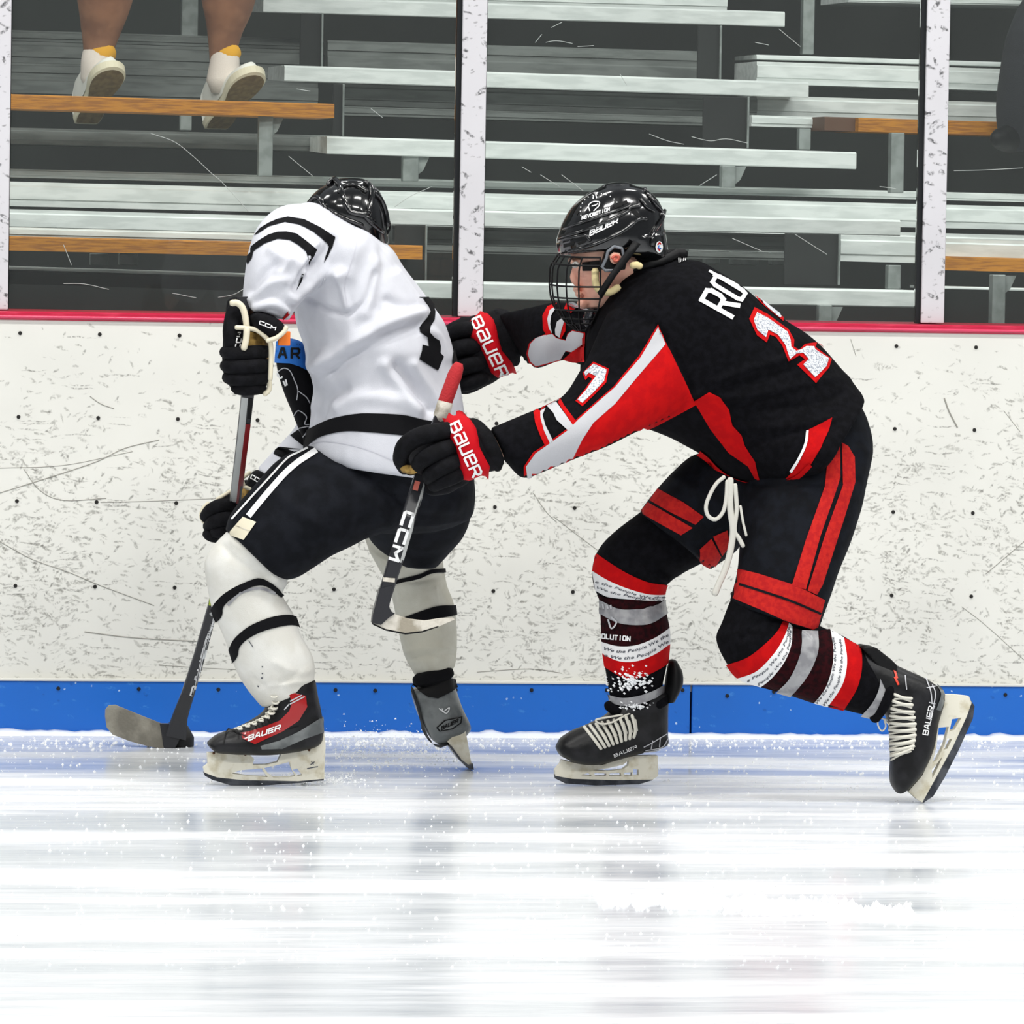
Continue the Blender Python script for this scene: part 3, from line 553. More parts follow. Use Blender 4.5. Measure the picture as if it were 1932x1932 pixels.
sp = thing('person', tuple(P(300, 235, 3.2)), 'person on the bleachers with bare tanned legs and white shoes resting on the wooden seat', 'person')
L1 = [(198, -250, 4.0), (196, -180, 3.75)]
def bare(pts): return tube([P(a, b, c) for a, b, c, d in pts], [d/PXM(c) for a, b, c, d in pts], 20, 5)
lg, _ = cloth('body', [bare([(285, -285, 3.85, 60), (245, -270, 3.4, 52), (206, -235, 3.12, 47), (200, -130, 3.1, 50), (198, -40, 3.12, 58), (196, 10, 3.13, 50), (190, 60, 3.15, 37), (184, 105, 3.16, 27), (182, 150, 3.16, 25)]),
     bare([(330, -285, 3.85, 60), (385, -270, 3.4, 52), (425, -235, 3.12, 47), (430, -130, 3.1, 48), (432, -40, 3.12, 56), (430, 10, 3.13, 49), (424, 60, 3.15, 34), (420, 110, 3.16, 25), (422, 150, 3.16, 24)]),
     bare([(308, -520, 3.95, 80), (308, -400, 3.95, 95), (308, -300, 3.9, 100)])], SKIND, sp, amp=.002, vox=.008)
mk('shirt', *bare([(308, -700, 4.0, 60), (308, -640, 3.98, 100), (308, -520, 3.95, 106), (308, -400, 3.95, 112), (308, -310, 3.9, 108)]), SHOEW, sp)
mk('shorts', *join([bare([(300, -290, 3.9, 92), (262, -278, 3.6, 66), (232, -262, 3.3, 60)]), bare([(318, -290, 3.9, 92), (360, -278, 3.6, 66), (398, -262, 3.3, 60)])]), NAVY, sp)
mk('sock', *bare([(184, 100, 3.16, 28), (183, 118, 3.15, 30), (181, 150, 3.16, 29)]), SOCKS, sp); mk('sock', *bare([(423, 102, 3.16, 26), (424, 118, 3.15, 28), (419, 156, 3.15, 30)]), SOCKS, sp)
mk('sock_cuff', *bare([(190, 95, 3.155, 29.5), (189, 99, 3.15, 30.5)]), YEL, sp, label='yellow sock cuff'); mk('sock_cuff', *bare([(427, 97, 3.155, 27), (427, 101, 3.15, 28)]), YEL, sp, label='yellow sock cuff')
shoe(sp, P(163, 232, 3.24), P(214, 128, 2.99), .108); shoe(sp, P(408, 242, 3.24), P(482, 138, 2.99), .112)
s2 = thing('person', tuple(P(1920, 280, 3.3)), 'person at the right edge of the stands in dark trousers', 'person')
cloth('body', [bare([(2080, -20, 4.1, 80), (2010, 0, 3.9, 66), (1960, 60, 3.45, 56), (1944, 120, 3.4, 56), (1928, 200, 3.4, 50), (1915, 262, 3.4, 34)]), bare([(2150, 20, 4.1, 80), (2120, 60, 3.6, 60), (2100, 160, 3.4, 52), (2085, 262, 3.4, 34)]), bare([(2110, -260, 4.2, 110), (2110, -80, 4.15, 110), (2110, 0, 4.1, 100)])], NAVY, s2, vox=.01)
mk('shoe', *bare([(1925, 262, 3.5, 26), (1905, 262, 3.4, 27), (1890, 262, 3.3, 22), (1880, 262, 3.25, 14)]), MATTE, s2); mk('shoe', *bare([(2090, 262, 3.5, 26), (2070, 262, 3.4, 27), (2050, 262, 3.3, 22)]), MATTE, s2)
# ================================================================ the skater in black
S1 = lambda pts: sc_px(pts, (980, 320), 4.2)      # helmet crop
S2 = lambda pts: sc_px(pts, (700, 560), 4.2)      # arms crop
S3 = lambda pts: sc_px(pts, (1280, 440), 4.2)     # back crop
YB = -1.43
pb = thing('person', tuple(G(1160, 1478)), 'hockey player in black and red jersey leaning forward on skates, pushing the other player', 'person')
# --- body: one continuous figure under the clothing
def head_parts():
    hd = [loft([(1112, 392, 1215, 392, YB, .055), (1085, 430, 1238, 430, YB, .078), (1078, 470, 1240, 462, YB, .08), (1080, 500, 1232, 498, YB, .074), (1093, 530, 1205, 525, YB, .066), (1099, 555, 1188, 545, YB, .058), (1110, 577, 1160, 568, YB, .036)], cap=(.5, .35), ex=2.1)]
    hd.append(tube([P(1087, 498, YB), P(1084.5, 511, YB), P(1083, 522, YB), P(1086, 529, YB), P(1094, 534, YB)], [.006, .008, .0095, .0105, .009], 12, 4))      # nose
    hd.append(tube([P(1088, 543, YB-.018), P(1085.5, 546, YB), P(1088, 543, YB+.018)], .0062, 8, 3)); hd.append(tube([P(1093, 554, YB-.016), P(1090, 556, YB), P(1093, 554, YB+.016)], .0066, 8, 3))   # lips
    hd.append(tube([P(1098, 572, YB-.012), P(1103, 573, YB), P(1098, 572, YB+.012)], .013, 8, 3))
    hd.append(tube([P(1083, 492, YB-.035), P(1078, 491, YB), P(1083, 492, YB+.035)], .008, 8, 3))     # brow
    hd.append(loft([(1135, 520, 1205, 480, YB, .055), (1150, 590, 1240, 530, YB, .062), (1170, 640, 1290, 560, YB, .09)], cap=(.2, .2)))   # neck
    hd.append(tube([P(1158, 474, YB-.078), P(1168, 478, YB-.086), P(1170, 490, YB-.086), P(1164, 500, YB-.08)], .007, 8, 4))   # near ear
    return hd
body = head_parts()+[
  loft([(1175, 570, 1290, 500, YB, .12), (1140, 650, 1370, 545, YB, .15), (1220, 745, 1450, 625, YB, .14), (1330, 830, 1540, 700, YB, .13), (1440, 880, 1590, 790, YB, .14)], shrink=.72),
  loft([(1440, 830, 1600, 800, YB-.05, .1), (1425, 960, 1600, 950, YB-.1, .09), (1400, 1090, 1540, 1110, YB-.18, .075), (1392, 1190, 1500, 1180, YB-.2, .065), (1440, 1270, 1530, 1215, YB-.2, .06), (1580, 1318, 1630, 1260, YB-.2, .045), (1655, 1340, 1690, 1290, YB-.2, .04), (1690, 1420, 1750, 1400, YB-.2, .035)], shrink=.72),
  loft([(1420, 850, 1470, 940, YB+.08, .1), (1290, 900, 1370, 1010, YB+.12, .085), (1150, 1030, 1240, 1080, YB+.15, .07), (1140, 1140, 1230, 1140, YB+.17, .06), (1155, 1250, 1235, 1250, YB+.18, .05), (1170, 1330, 1235, 1330, YB+.18, .042), (1150, 1380, 1230, 1400, YB+.18, .035)], shrink=.72),
  loft([(1190, 600, 1280, 680, YB-.1, .07), (1080, 730, 1170, 800, YB-.2, .05), (1010, 800, 1040, 870, YB-.25, .04), (930, 815, 945, 870, YB-.26, .035), (860, 815, 870, 880, YB-.26, .03)], shrink=.72),
  loft([(1160, 585, 1180, 680, YB+.1, .06), (1050, 590, 1060, 660, YB+.3, .05), (985, 610, 1005, 660, YB+.42, .03), (955, 615, 975, 655, YB+.5, .025)], shrink=.6)]
cloth('body', body, SKIN, pb, amp=0, vox=.003, it=2)
# --- pants
pants, SP = cloth('pants', [
  loft([(1450, 790, 1612, 748, YB-.0, .14), (1428, 830, 1634, 790, YB-.01, .15), (1400, 900, 1645, 852, YB-.04, .155), (1398, 980, 1624, 955, YB-.1, .14), (1395, 1060, 1587, 1065, YB-.15, .125), (1379, 1135, 1541, 1193, YB-.17, .115)], cap=(.1, .02)),
  loft([(1440, 830, 1520, 940, YB+.05, .15), (1330, 852, 1430, 960, YB+.08, .14), (1288, 876, 1402, 990, YB+.1, .13), (1238, 928, 1392, 1032, YB+.12, .125), (1209, 967, 1340, 1074, YB+.13, .12)], cap=(.1, .02))],
  PBLK, pb, [([(1390, 905), (1470, 915), (1590, 905)], 7, -.006), ([(1600, 912), (1618, 905)], 6, -.006), ([(1560, 870), (1610, 850), (1640, 855)], 9, .005), ([(1400, 930), (1440, 1000)], 12, .004), ([(1270, 900), (1340, 940)], 9, .005), ([(1450, 930), (1430, 1050)], 14, .004)], .004, .0055)
def pstripe(lines, wd, m=RED2): stripes(lines, SP, m, 'stripe', pants, wd)
decal([[(1385, 1071), (1430, 1082), (1500, 1104), (1556, 1132), (1541, 1190), (1480, 1170), (1430, 1148), (1377, 1126), (1381, 1100)]], SP, RED2, 'stripe', pants, label='red hem band')
decal([[(1572, 848), (1585, 838), (1585, 900), (1580, 918), (1548, 1010), (1520, 1112), (1494, 1104), (1520, 1020), (1556, 918), (1561, 870)], [(1588, 835), (1600, 842), (1612, 862), (1613, 910), (1590, 985), (1552, 1102), (1541, 1122), (1523, 1114), (1556, 1010), (1590, 915)]], SP, RED2, 'stripe', pants, label='pair of red side stripes', off=.0022)
stripes([[(1385, 1099), (1430, 1113), (1490, 1133), (1548, 1158)]], SP, PBLK, 'stripe', pants, 4.5, off=.0034)
decal([[(1241, 922), (1290, 948), (1328, 975), (1312, 990), (1262, 965), (1226, 944)], [(1223, 948), (1262, 970), (1307, 996), (1285, 1010), (1240, 985), (1208, 966)]], SP, RED2, 'stripe', pants, label='red leg band')
decal([[(1345, 1012), (1372, 1000), (1376, 1030), (1362, 1048)], [(1320, 1036), (1342, 1016), (1360, 1050), (1345, 1075), (1322, 1062)]], SP, RED2, 'stripe', pants, off=.003)
def tie(pts, r): return tube([P(x, y, YB-.2) for x, y in catmull(pts, 5)], r, 8, 1, .45)
mk('drawstring', *join([tie([(1366, 900), (1352, 912), (1340, 932), (1332, 955), (1336, 973), (1350, 980), (1364, 966), (1370, 940), (1372, 908)], .0045), tie([(1378, 905), (1378, 960), (1383, 1000), (1378, 1040), (1368, 1075), (1357, 1100), (1349, 1120)], .0075), tie([(1387, 915), (1390, 960), (1386, 1000), (1394, 1015), (1402, 1030)], .005), tie([(1397, 955), (1402, 985), (1408, 1010)], .003)]), mat('dirty_white_cord', (205, 203, 194), .8, bump=.4), pants)
# --- jersey
FB = [([(1310, 745), (1400, 748), (1470, 735), (1560, 715), (1605, 712)], 9, .006), ([(1380, 770), (1440, 772), (1520, 765), (1590, 742)], 8, -.006), ([(1390, 800), (1440, 806), (1500, 800), (1570, 790)], 9, .006), ([(1400, 840), (1450, 830), (1520, 812)], 8, -.005), ([(1350, 720), (1400, 700), (1470, 680), (1490, 672)], 8, .007), ([(1370, 735), (1430, 718), (1490, 700)], 7, -.006),
      ([(1180, 590), (1230, 610), (1250, 640)], 12, -.006), ([(1240, 615), (1290, 700), (1312, 760)], 5, -.006), ([(1120, 690), (1180, 660), (1230, 640)], 9, .004), ([(1110, 720), (1170, 700)], 9, -.005), ([(1330, 560), (1370, 640), (1350, 700)], 20, .004), ([(1230, 520), (1290, 540), (1330, 600)], 14, .004)]
jer, SJ = cloth('jersey', [
  loft([(1148, 545, 1262, 486, YB, .09), (1128, 590, 1318, 492, YB, .17), (1108, 640, 1352, 510, YB, .22), (1102, 725, 1400, 540, YB, .24), (1180, 790, 1470, 596, YB, .23), (1250, 822, 1530, 636, YB, .215), (1318, 856, 1582, 690, YB, .205), (1372, 898, 1612, 728, YB, .225), (1425, 918, 1624, 748, YB-.01, .235), (1468, 916, 1606, 768, YB-.02, .235)], cap=(.2, .1), ex=2.15),
  loft([(1240, 560, 1335, 700, YB-.08, .12), (1155, 585, 1313, 755, YB-.12, .13), (1108, 680, 1225, 804, YB-.18, .115), (1064, 745, 1150, 842, YB-.22, .1), (1022, 768, 1078, 868, YB-.24, .09), (985, 782, 1022, 893, YB-.25, .083), (942, 800, 985, 902, YB-.26, .072), (925, 806, 955, 874, YB-.26, .058)], cap=(.2, .1)),
  loft([(1170, 570, 1190, 700, YB+.1, .1), (1100, 572, 1112, 692, YB+.22, .09), (1050, 572, 1062, 678, YB+.3, .085), (1004, 580, 1016, 694, YB+.34, .08), (962, 588, 996, 688, YB+.42, .07), (940, 594, 968, 652, YB+.47, .055)], cap=(.2, .1)),
  loft([(1440, 900, 1600, 760, YB-.03, .225), (1480, 913, 1592, 778, YB-.035, .225), (1520, 900, 1572, 792, YB-.045, .215), (1545, 862, 1568, 800, YB-.05, .2)], cap=(.1, .05))],
  BLK, pb, FB, .004, .0055, it=5)
J = lambda pls, m, lab=None, off=.002, nm='panel', **k: decal(pls, SJ, m, nm, jer, off, label=lab, **k)
J([[(1242, 611), (1258, 650), (1313, 764), (1240, 803), (1160, 838), (1076, 889), (1035, 898), (989, 904), (988, 880), (1006, 853), (1028, 839), (1070, 809), (1089, 790), (1128, 755), (1158, 729), (1205, 672)]], RED, 'red underarm panel')
J([[(1242, 616), (1255, 650), (1205, 708), (1160, 762), (1119, 798), (1098, 829), (1081, 862), (1076, 887), (995, 901), (992, 880), (1010, 855), (1029, 842), (1071, 812), (1090, 793), (1129, 758), (1160, 731), (1208, 675)]], GPAT, 'light grey sleeve stripe', .0032, step=7)
J([[(1120, 683), (1149, 696), (1144, 722), (1121, 746), (1099, 767), (1086, 757), (1104, 735), (1118, 715), (1111, 711), (1105, 718), (1100, 704)]], RED, 'red outline of the sleeve 7', .0022, 'number')
J([[(1121, 687), (1145, 698), (1140, 720), (1119, 742), (1099, 761), (1090, 755), (1107, 736), (1125, 710), (1112, 704), (1106, 711), (1103, 703)]], mat('printed_number_twill', (212, 214, 218), .8, col2=(140, 146, 158), cscale=240, lo=.5, hi=.58), 'white number 7 on the sleeve', .0034, 'number')
NUM = MATS['printed_number_twill']
J([[(1052, 740), (1046, 750), (1081, 803), (1089, 798), (1064, 765)], [(1031, 767), (1017, 767), (1007, 779), (1010, 798), (1019, 822), (1029, 843), (1037, 836), (1026, 812), (1020, 789), (1021, 776)]], RED, 'red sleeve stripes', .003, 'stripe')
J([[(1032, 767), (1045, 753), (1081, 803), (1071, 812), (1050, 793), (1044, 780)], [(1020, 777), (1030, 771), (1024, 784), (1029, 803), (1043, 831), (1037, 836), (1026, 812), (1020, 789)]], GPAT, 'white sleeve stripes', .0036, 'stripe')
J([[(1309, 757), (1338, 740), (1359, 750), (1375, 773), (1382, 802), (1399, 821), (1406, 842), (1425, 871), (1429, 890), (1434, 907), (1424, 902), (1412, 880), (1375, 854), (1340, 809)], [(1570, 788), (1564, 812), (1549, 845), (1530, 876), (1505, 902), (1470, 914), (1490, 895), (1512, 864), (1522, 835), (1525, 811)]], RED, 'red side panels')
stripes([[(1320, 852), (1335, 864), (1352, 882), (1375, 899), (1405, 910), (1440, 913), (1475, 910), (1505, 898), (1530, 876)]], SJ, RED, 'hem_trim', jer, 8, off=.005)
stripes([[(1524, 812), (1520, 838), (1508, 865), (1492, 890)]], SJ, WPAT, 'stripe', jer, 5, off=.004)
# far sleeve colours
J([S2([(1300, 330), (1370, 300), (1440, 290), (1470, 320), (1545, 340), (1560, 290), (1600, 262), (1700, 285), (1700, 400), (1600, 440), (1540, 430), (1500, 500), (1310, 555), (1255, 520), (1235, 450), (1255, 370)])], RED, 'red edge of the far sleeve panel', .002)
J([S2([(1312, 325), (1370, 305), (1440, 296), (1470, 326), (1545, 346), (1565, 295), (1600, 270), (1690, 290), (1680, 380), (1600, 436), (1545, 425), (1500, 490), (1310, 545), (1270, 510), (1250, 450), (1268, 372)])], GPAT, 'light grey panel on the far sleeve', .0032)
J([S2([(1520, 490), (1600, 430), (1700, 370), (1700, 522), (1600, 512)])], RED, None, .0044)
J([S2([(1475, 55), (1400, 80), (1362, 150), (1366, 260), (1392, 305), (1430, 290), (1410, 220), (1415, 150), (1455, 95)]), S2([(1530, 170), (1546, 200), (1545, 270), (1512, 328), (1496, 322), (1520, 260)]), S2([(1560, 30), (1650, 75), (1590, 130), (1530, 110)])], RED, 'red stripes on the far sleeve', .0035, 'stripe')
J([S2([(1470, 80), (1420, 110), (1400, 180), (1412, 250), (1438, 292), (1424, 220), (1432, 150), (1462, 105)]), S2([(1525, 165), (1478, 200), (1462, 260), (1464, 300), (1498, 322), (1515, 260), (1535, 200)]), S2([(1580, 40), (1655, 80), (1620, 100), (1560, 70)])], GPAT, 'white stripes on the far sleeve', .0045, 'stripe')
# back print
J([S3([(600, 588), (700, 640), (870, 765), (915, 845), (912, 900), (955, 925), (1000, 880), (1050, 872), (1095, 868), (1085, 905), (1212, 1000), (1192, 1065), (1088, 1188), (938, 1042), (1000, 1000), (955, 968), (930, 985), (870, 1015), (820, 890), (770, 825), (722, 805), (698, 868), (620, 810), (558, 680)]), S3([(600, 486), (690, 545), (830, 670), (830, 700), (740, 630), (640, 545)]), S3([(1100, 868), (1170, 890), (1236, 952), (1220, 965), (1150, 910)])], RED, 'red outline of the back number', .002, 'number')
J([S3([(618, 630), (700, 672), (860, 785), (885, 850), (890, 900), (928, 935), (965, 925), (1010, 898), (1070, 900), (1080, 925), (1187, 995), (1170, 1055), (1082, 1145), (985, 1042), (1028, 998), (985, 950), (930, 955), (880, 995), (842, 885), (785, 808), (708, 768), (690, 828), (622, 770), (592, 690)]), S3([(632, 520), (700, 570), (812, 665), (800, 675), (700, 590)])], NUM, 'white back number 1', .0034, 'number')
decal(letters('R', (1380, 598), (17, -29), (-57, -32), .78, .13)+letters('O', (1397, 568), (13, -21), (-55, -33), .8, .12)+[ribbon([(1337, 512), (1352, 520), (1372, 529), (1393, 541)], 4.5), ribbon([(1344, 520), (1370, 533), (1390, 546)], 2.5)], SJ, TXT, 'lettering', jer, .003, raw=True, label='white back lettering ROU')
mk('collar', *join([lay([(1150, 548), (1172, 524), (1205, 508), (1245, 498), (1290, 480)], SJ, .012, n=10), lay([(1160, 530), (1195, 506), (1240, 492), (1280, 476)], SJ, .011, n=10)]), MATTE, jer, label='black collar rim')
stripes([[(1279+i*3, 476-i), (1281+i*3, 497-i)] for i in range(5)], SJ, TXT, 'stitching', jer, 1.3, .003)
# --- near leg: sock, skate
kn, SK = cloth('sock', [loft([(1386, 1118, 1528, 1160, YB-.17, .09), (1364, 1172, 1540, 1176, YB-.18, .09), (1351, 1208, 1548, 1181, YB-.19, .085), (1374, 1258, 1560, 1187, YB-.2, .08), (1402, 1285, 1575, 1192, YB-.2, .078), (1470, 1304, 1600, 1206, YB-.2, .075), (1540, 1326, 1630, 1230, YB-.2, .07), (1600, 1342, 1656, 1252, YB-.2, .062), (1655, 1354, 1682, 1288, YB-.2, .05)], cap=(.1, .1))], BLK, pb,
  [([(1400, 1205), (1430, 1180), (1470, 1165)], 6, -.006), ([(1480, 1170), (1510, 1200), (1505, 1260), (1480, 1300)], 5, -.004), ([(1505, 1190), (1530, 1210), (1520, 1270), (1495, 1305)], 6, .005), ([(1420, 1190), (1450, 1172)], 5, .005)], .003, .005, label='black and red striped sock of the trailing leg')
R_ = lambda pts: sc_px(pts, (1320, 1040), 3.331)
bl = [[(165, 715), (300, 668), (420, 575), (490, 500), (522, 440)], [(235, 800), (360, 752), (470, 640), (530, 540), (562, 450)], [(370, 862), (450, 800), (530, 700), (575, 590), (582, 470)], [(475, 890), (560, 800), (610, 700), (640, 600), (642, 500)], [(575, 905), (650, 820), (710, 720), (745, 620), (742, 505)], [(715, 960), (790, 860), (830, 740), (840, 620), (820, 490)], [(795, 990), (880, 870), (915, 780), (925, 670), (905, 545)], [(895, 1015), (980, 880), (1010, 790), (1020, 700), (1012, 600)]]
bl = [R_(q) for q in bl]
band(bl[0], bl[1], SK, RED, 'band', kn, label='red band'); band(bl[1], bl[2], SK, WPAT, 'band', kn, label='white band with script'); band(bl[2], bl[3], SK, DRED, 'band', kn, label='dark red band'); band(bl[3], bl[4], SK, GTAPE, 'tape', kn, .004, label='grey tape wrap'); band(bl[4], bl[5], SK, DRED, 'band', kn, label='dark red band'); band(bl[5], bl[6], SK, WPAT, 'band', kn, label='white band with script'); band(bl[6], bl[7], SK, RED, 'band', kn, label='red band')
band(R_([(1015, 1030), (1085, 950), (1125, 860), (1130, 760), (1125, 720)]), R_([(1110, 1050), (1175, 980), (1205, 880), (1190, 790), (1160, 730)]), SK, GTAPE, 'tape', kn, .004, label='grey tape wrap')
def script(rows, surf, par):
    for s, ln, h in rows: text_on(s, ln, h, surf, INK, 'script_lettering', par)
script([('e People We the People', R_([(300, 822), (420, 752), (505, 650), (550, 560), (566, 480)]), 5.2), ('People We the People', R_([(370, 845), (455, 775), (530, 680), (566, 600), (576, 500)]), 5.), ('We the People We the People', R_([(738, 962), (815, 850), (850, 740), (856, 630), (842, 540)]), 5.5), ('We the People We the People', R_([(785, 975), (865, 850), (892, 750), (898, 650), (886, 555)]), 5.5)], SK, kn)
def roll(nm, pp, m, par): return mk(nm, *ptube(pp, 14, 5), m, par)
mk('ankle_roll', *tube([SK.hit(x, y, .004, b_) for x, y, b_ in [(1652, 1352, 0), (1668, 1330, 0), (1678, 1300, 0), (1680, 1272, 0), (1672, 1258, 1), (1660, 1290, 1), (1645, 1335, 1), (1652, 1352, 0)]], .012, 12, 3), BLK, kn)
# trailing skate
sk, SS = cloth('skate', [loft([(1650, 1345, 1625, 1222, YB-.2, .05), (1668, 1347, 1690, 1254, YB-.2, .055), (1675, 1362, 1752, 1283, YB-.2, .052), (1678, 1385, 1781, 1312, YB-.2, .048), (1679, 1408, 1770, 1362, YB-.2, .046), (1680, 1430, 1760, 1412, YB-.2, .048), (1679, 1455, 1740, 1456, YB-.2, .05), (1681, 1478, 1715, 1486, YB-.2, .045), (1690, 1494, 1702, 1495, YB-.2, .03)], cap=(.1, .5), ex=2.4)], BOOT, pb, amp=.001, vox=.004, it=3, label='black skate of the trailing leg, toe on the ice')
mk('tendon_guard', *slab(R_([(1000, 600), (1030, 590), (1090, 600), (1180, 670), (1215, 705), (1225, 790), (1205, 900), (1170, 800), (1090, 700)]), YB-.2, .085, step=8), MATTE, sk)
mk('blade_holder', *slab([(1781, 1310), (1800, 1310), (1826, 1313), (1831, 1325), (1822, 1350), (1797, 1405), (1768, 1458), (1738, 1513), (1728, 1507), (1712, 1492), (1738, 1462), (1757, 1420), (1767, 1370), (1778, 1328)], YB-.2, .026,
   [[(1769, 1372), (1788, 1370), (1780, 1404), (1764, 1436), (1757, 1440), (1765, 1405)], [(1794, 1356), (1812, 1353), (1799, 1376), (1789, 1380)], [(1786, 1392), (1794, 1394), (1785, 1412), (1778, 1414)], [(1756, 1452), (1770, 1434), (1776, 1426), (1768, 1446), (1757, 1468)]], 7), HOLD, sk, False)
mk('blade', *slab([(1828, 1316), (1838, 1332), (1835, 1355), (1808, 1415), (1782, 1466), (1760, 1502), (1742, 1514), (1737, 1513), (1764, 1472), (1794, 1415), (1823, 1352), (1831, 1330)], YB-.2, .009), STEEL, sk, False)
K = lambda pts: R_(pts)
lc = []
for y0, y1, xa, xb in ((900, 925, 1225, 1330), (940, 965, 1215, 1335), (985, 1010, 1205, 1345), (1030, 1045, 1200, 1350), (1075, 1085, 1195, 1355), (1120, 1120, 1195, 1355), (1165, 1155, 1200, 1355), (1210, 1190, 1200, 1350), (1245, 1225, 1200, 1345), (1285, 1240, 1205, 1330)):
    lc.append(lay(K([(xa, y0), ((xa+xb)/2, (y0+y1)/2+8), (xb, y1)]), SS, .0042, n=6, flat=.6)); lc.append(lay(K([(xa, y0+28), ((xa+xb)/2, (y0+y1)/2+14), (xb-4, y1+18)]), SS, .0026, n=5, flat=.6))
mk('lace', *join(lc), LACE, sk); mk('lace_loop', *tube([P(x, y, YB-.22) for x, y in catmull(K([(1180, 1060), (1130, 1050), (1120, 1090), (1145, 1130), (1170, 1100), (1160, 1060), (1190, 1090)]), 4)], .002, 6), LACE, sk)
decal(letters('BAUER', K([(1432, 1155)])[0], (2.4, -11.2), (-9, -1.8), .8, .2), SS, TXT, 'lettering', sk, .0022, raw=True, label='white lettering up the boot side')
stripes([K(q) for q in ([(1420, 800), (1450, 880), (1460, 960)], [(1460, 840), (1480, 900), (1460, 1010)], [(1440, 950), (1480, 960)], [(1425, 860), (1480, 850)], [(1290, 780), (1300, 870)], [(1475, 970), (1440, 1060)])], SS, GPAT, 'trim_print', sk, 2, .0022)
stripes([K(q) for q in ([(1215, 720), (1240, 800)], [(1225, 790), (1250, 840)])], SS, mat('orange_red_trim', (214, 60, 36), .4), 'trim_print', sk, 4, .0022)
stripes([K(q) for q in ([(1500, 830), (1530, 900), (1500, 1000)],)], SS, BOOTG, 'heel_patch', sk, 9, .002)
# --- far leg: sock, skate
YF = YB+.17
fs, SF = cloth('sock', [loft([(1240, 945, 1350, 1050, YF-.03, .085), (1168, 998, 1300, 1075, YF-.01, .09), (1132, 1035, 1272, 1092, YF, .09), (1119, 1070, 1258, 1104, YF, .085), (1122, 1105, 1254, 1120, YF, .08), (1133, 1135, 1251, 1138, YF, .075), (1136, 1170, 1256, 1160, YF, .075), (1137, 1215, 1262, 1195, YF, .075), (1142, 1260, 1259, 1250, YF, .07), (1150, 1305, 1250, 1290, YF, .062), (1160, 1345, 1246, 1328, YF, .055)], cap=(.1, .1))], BLK, pb,
  [([(1270, 1090), (1235, 1075), (1200, 1060)], 6, -.006), ([(1262, 1096), (1240, 1086)], 4, .006), ([(1140, 1128), (1190, 1134), (1250, 1128)], 5, -.006), ([(1150, 1160), (1210, 1172), (1250, 1150)], 6, .004), ([(1170, 1010), (1230, 1040), (1280, 1060)], 14, .004), ([(1210, 1150), (1245, 1140)], 3, -.004)], .003, .005, label='black and red striped sock of the leading leg')
Q_ = lambda pts: sc_px(pts, (1000, 900), 3.22)
def b2(t, b, m, nm='band', lab=None, off=.002): band(Q_(t), Q_(b), SF, m, nm, fs, off, label=lab)
b2([(400, 462), (500, 530), (600, 590), (720, 640), (835, 655)], [(380, 570), (480, 630), (600, 680), (720, 712), (830, 715)], RED, lab='red band')
b2([(380, 570), (480, 630), (600, 680), (720, 712), (830, 715)], [(400, 690), (480, 728), (620, 742), (700, 752), (815, 755)], WPAT, lab='white band with script')
b2([(410, 715), (500, 740), (620, 742), (720, 755), (812, 758)], [(425, 745), (530, 800), (650, 800), (740, 785), (815, 745)], DRED, lab='dark red band')
b2([(425, 745), (540, 800), (650, 802), (740, 785), (818, 745)], [(430, 830), (540, 885), (650, 898), (740, 885), (830, 830)], GTAPE, 'tape', 'grey tape wrap', .004)
b2([(430, 832), (540, 885), (650, 898), (740, 885), (835, 830)], [(430, 1000), (540, 1028), (650, 1020), (760, 975), (848, 915)], DRED, lab='dark red band')
b2([(430, 1000), (540, 1028), (650, 1020), (760, 975), (848, 915)], [(435, 1070), (540, 1118), (650, 1118), (760, 1075), (845, 1015)], WPAT, lab='white band with script')
b2([(435, 1070), (540, 1118), (650, 1118), (760, 1075), (845, 1015)], [(450, 1150), (560, 1215), (660, 1220), (760, 1180), (842, 1130)], RED, lab='red band')
b2([(470, 1318), (560, 1340), (650, 1330), (740, 1300), (808, 1262)], [(480, 1362), (560, 1388), (650, 1382), (740, 1350), (808, 1318)], GTAPE, 'tape', 'grey tape wrap', .004)
script([('e the People We the', Q_([(395, 640), (500, 672), (600, 705), (700, 735), (815, 735)]), 4.8), ('We the People We', Q_([(400, 672), (500, 706), (600, 728), (700, 745), (790, 755)]), 4.4), ('We the People We the', Q_([(445, 1048), (560, 1068), (700, 1040), (840, 965)]), 6), ('e We the People We', Q_([(450, 1088), (560, 1108), (700, 1085), (840, 1005)]), 6)], SF, fs)
decal(letters('OLUTION', (1138, 1204), (7.6, .75), (.4, -8), .75, .26), SF, TXT, 'lettering', fs, .0045, raw=True, label='white lettering OLUTION')
stripes([Q_(q) for q in ([(480, 860), (500, 920), (530, 880), (500, 850)], [(450, 770), (455, 800)], [(475, 775), (480, 800)], [(495, 775), (498, 800)])], SF, GPAT, 'print', fs, 3, .0055)
V = []; F = []
for i in range(170):
    x, y = random.gauss(600, 70), random.gauss(1240, 40) if random.random() < .6 else random.gauss(1385, 14); c = SF.hit(*Q_([(x, y)])[0], .002); r = random.uniform(.001, .005); k = len(V)
    V += [c+np.array([r*1.5, 0, 0]), c+np.array([0, 0, r]), c+np.array([-r, 0, .3*r]), c+np.array([0, -r, -.3*r]), c+np.array([.2*r, 0, -r])]; F += [(k, k+1, k+3), (k+1, k+2, k+3), (k+2, k+4, k+3), (k+4, k, k+3)]
mk('snow_crust', V, F, SNOW, fs, False, kind='stuff')
mk('ankle_roll', *tube([SF.hit(x, y, .006, b_) for x, y, b_ in [(1153, 1330, 0), (1170, 1343, 0), (1200, 1345, 0), (1240, 1328, 0), (1249, 1318, 1), (1220, 1335, 1), (1180, 1340, 1), (1153, 1330, 0)]], .012, 12, 3), BLK, fs)
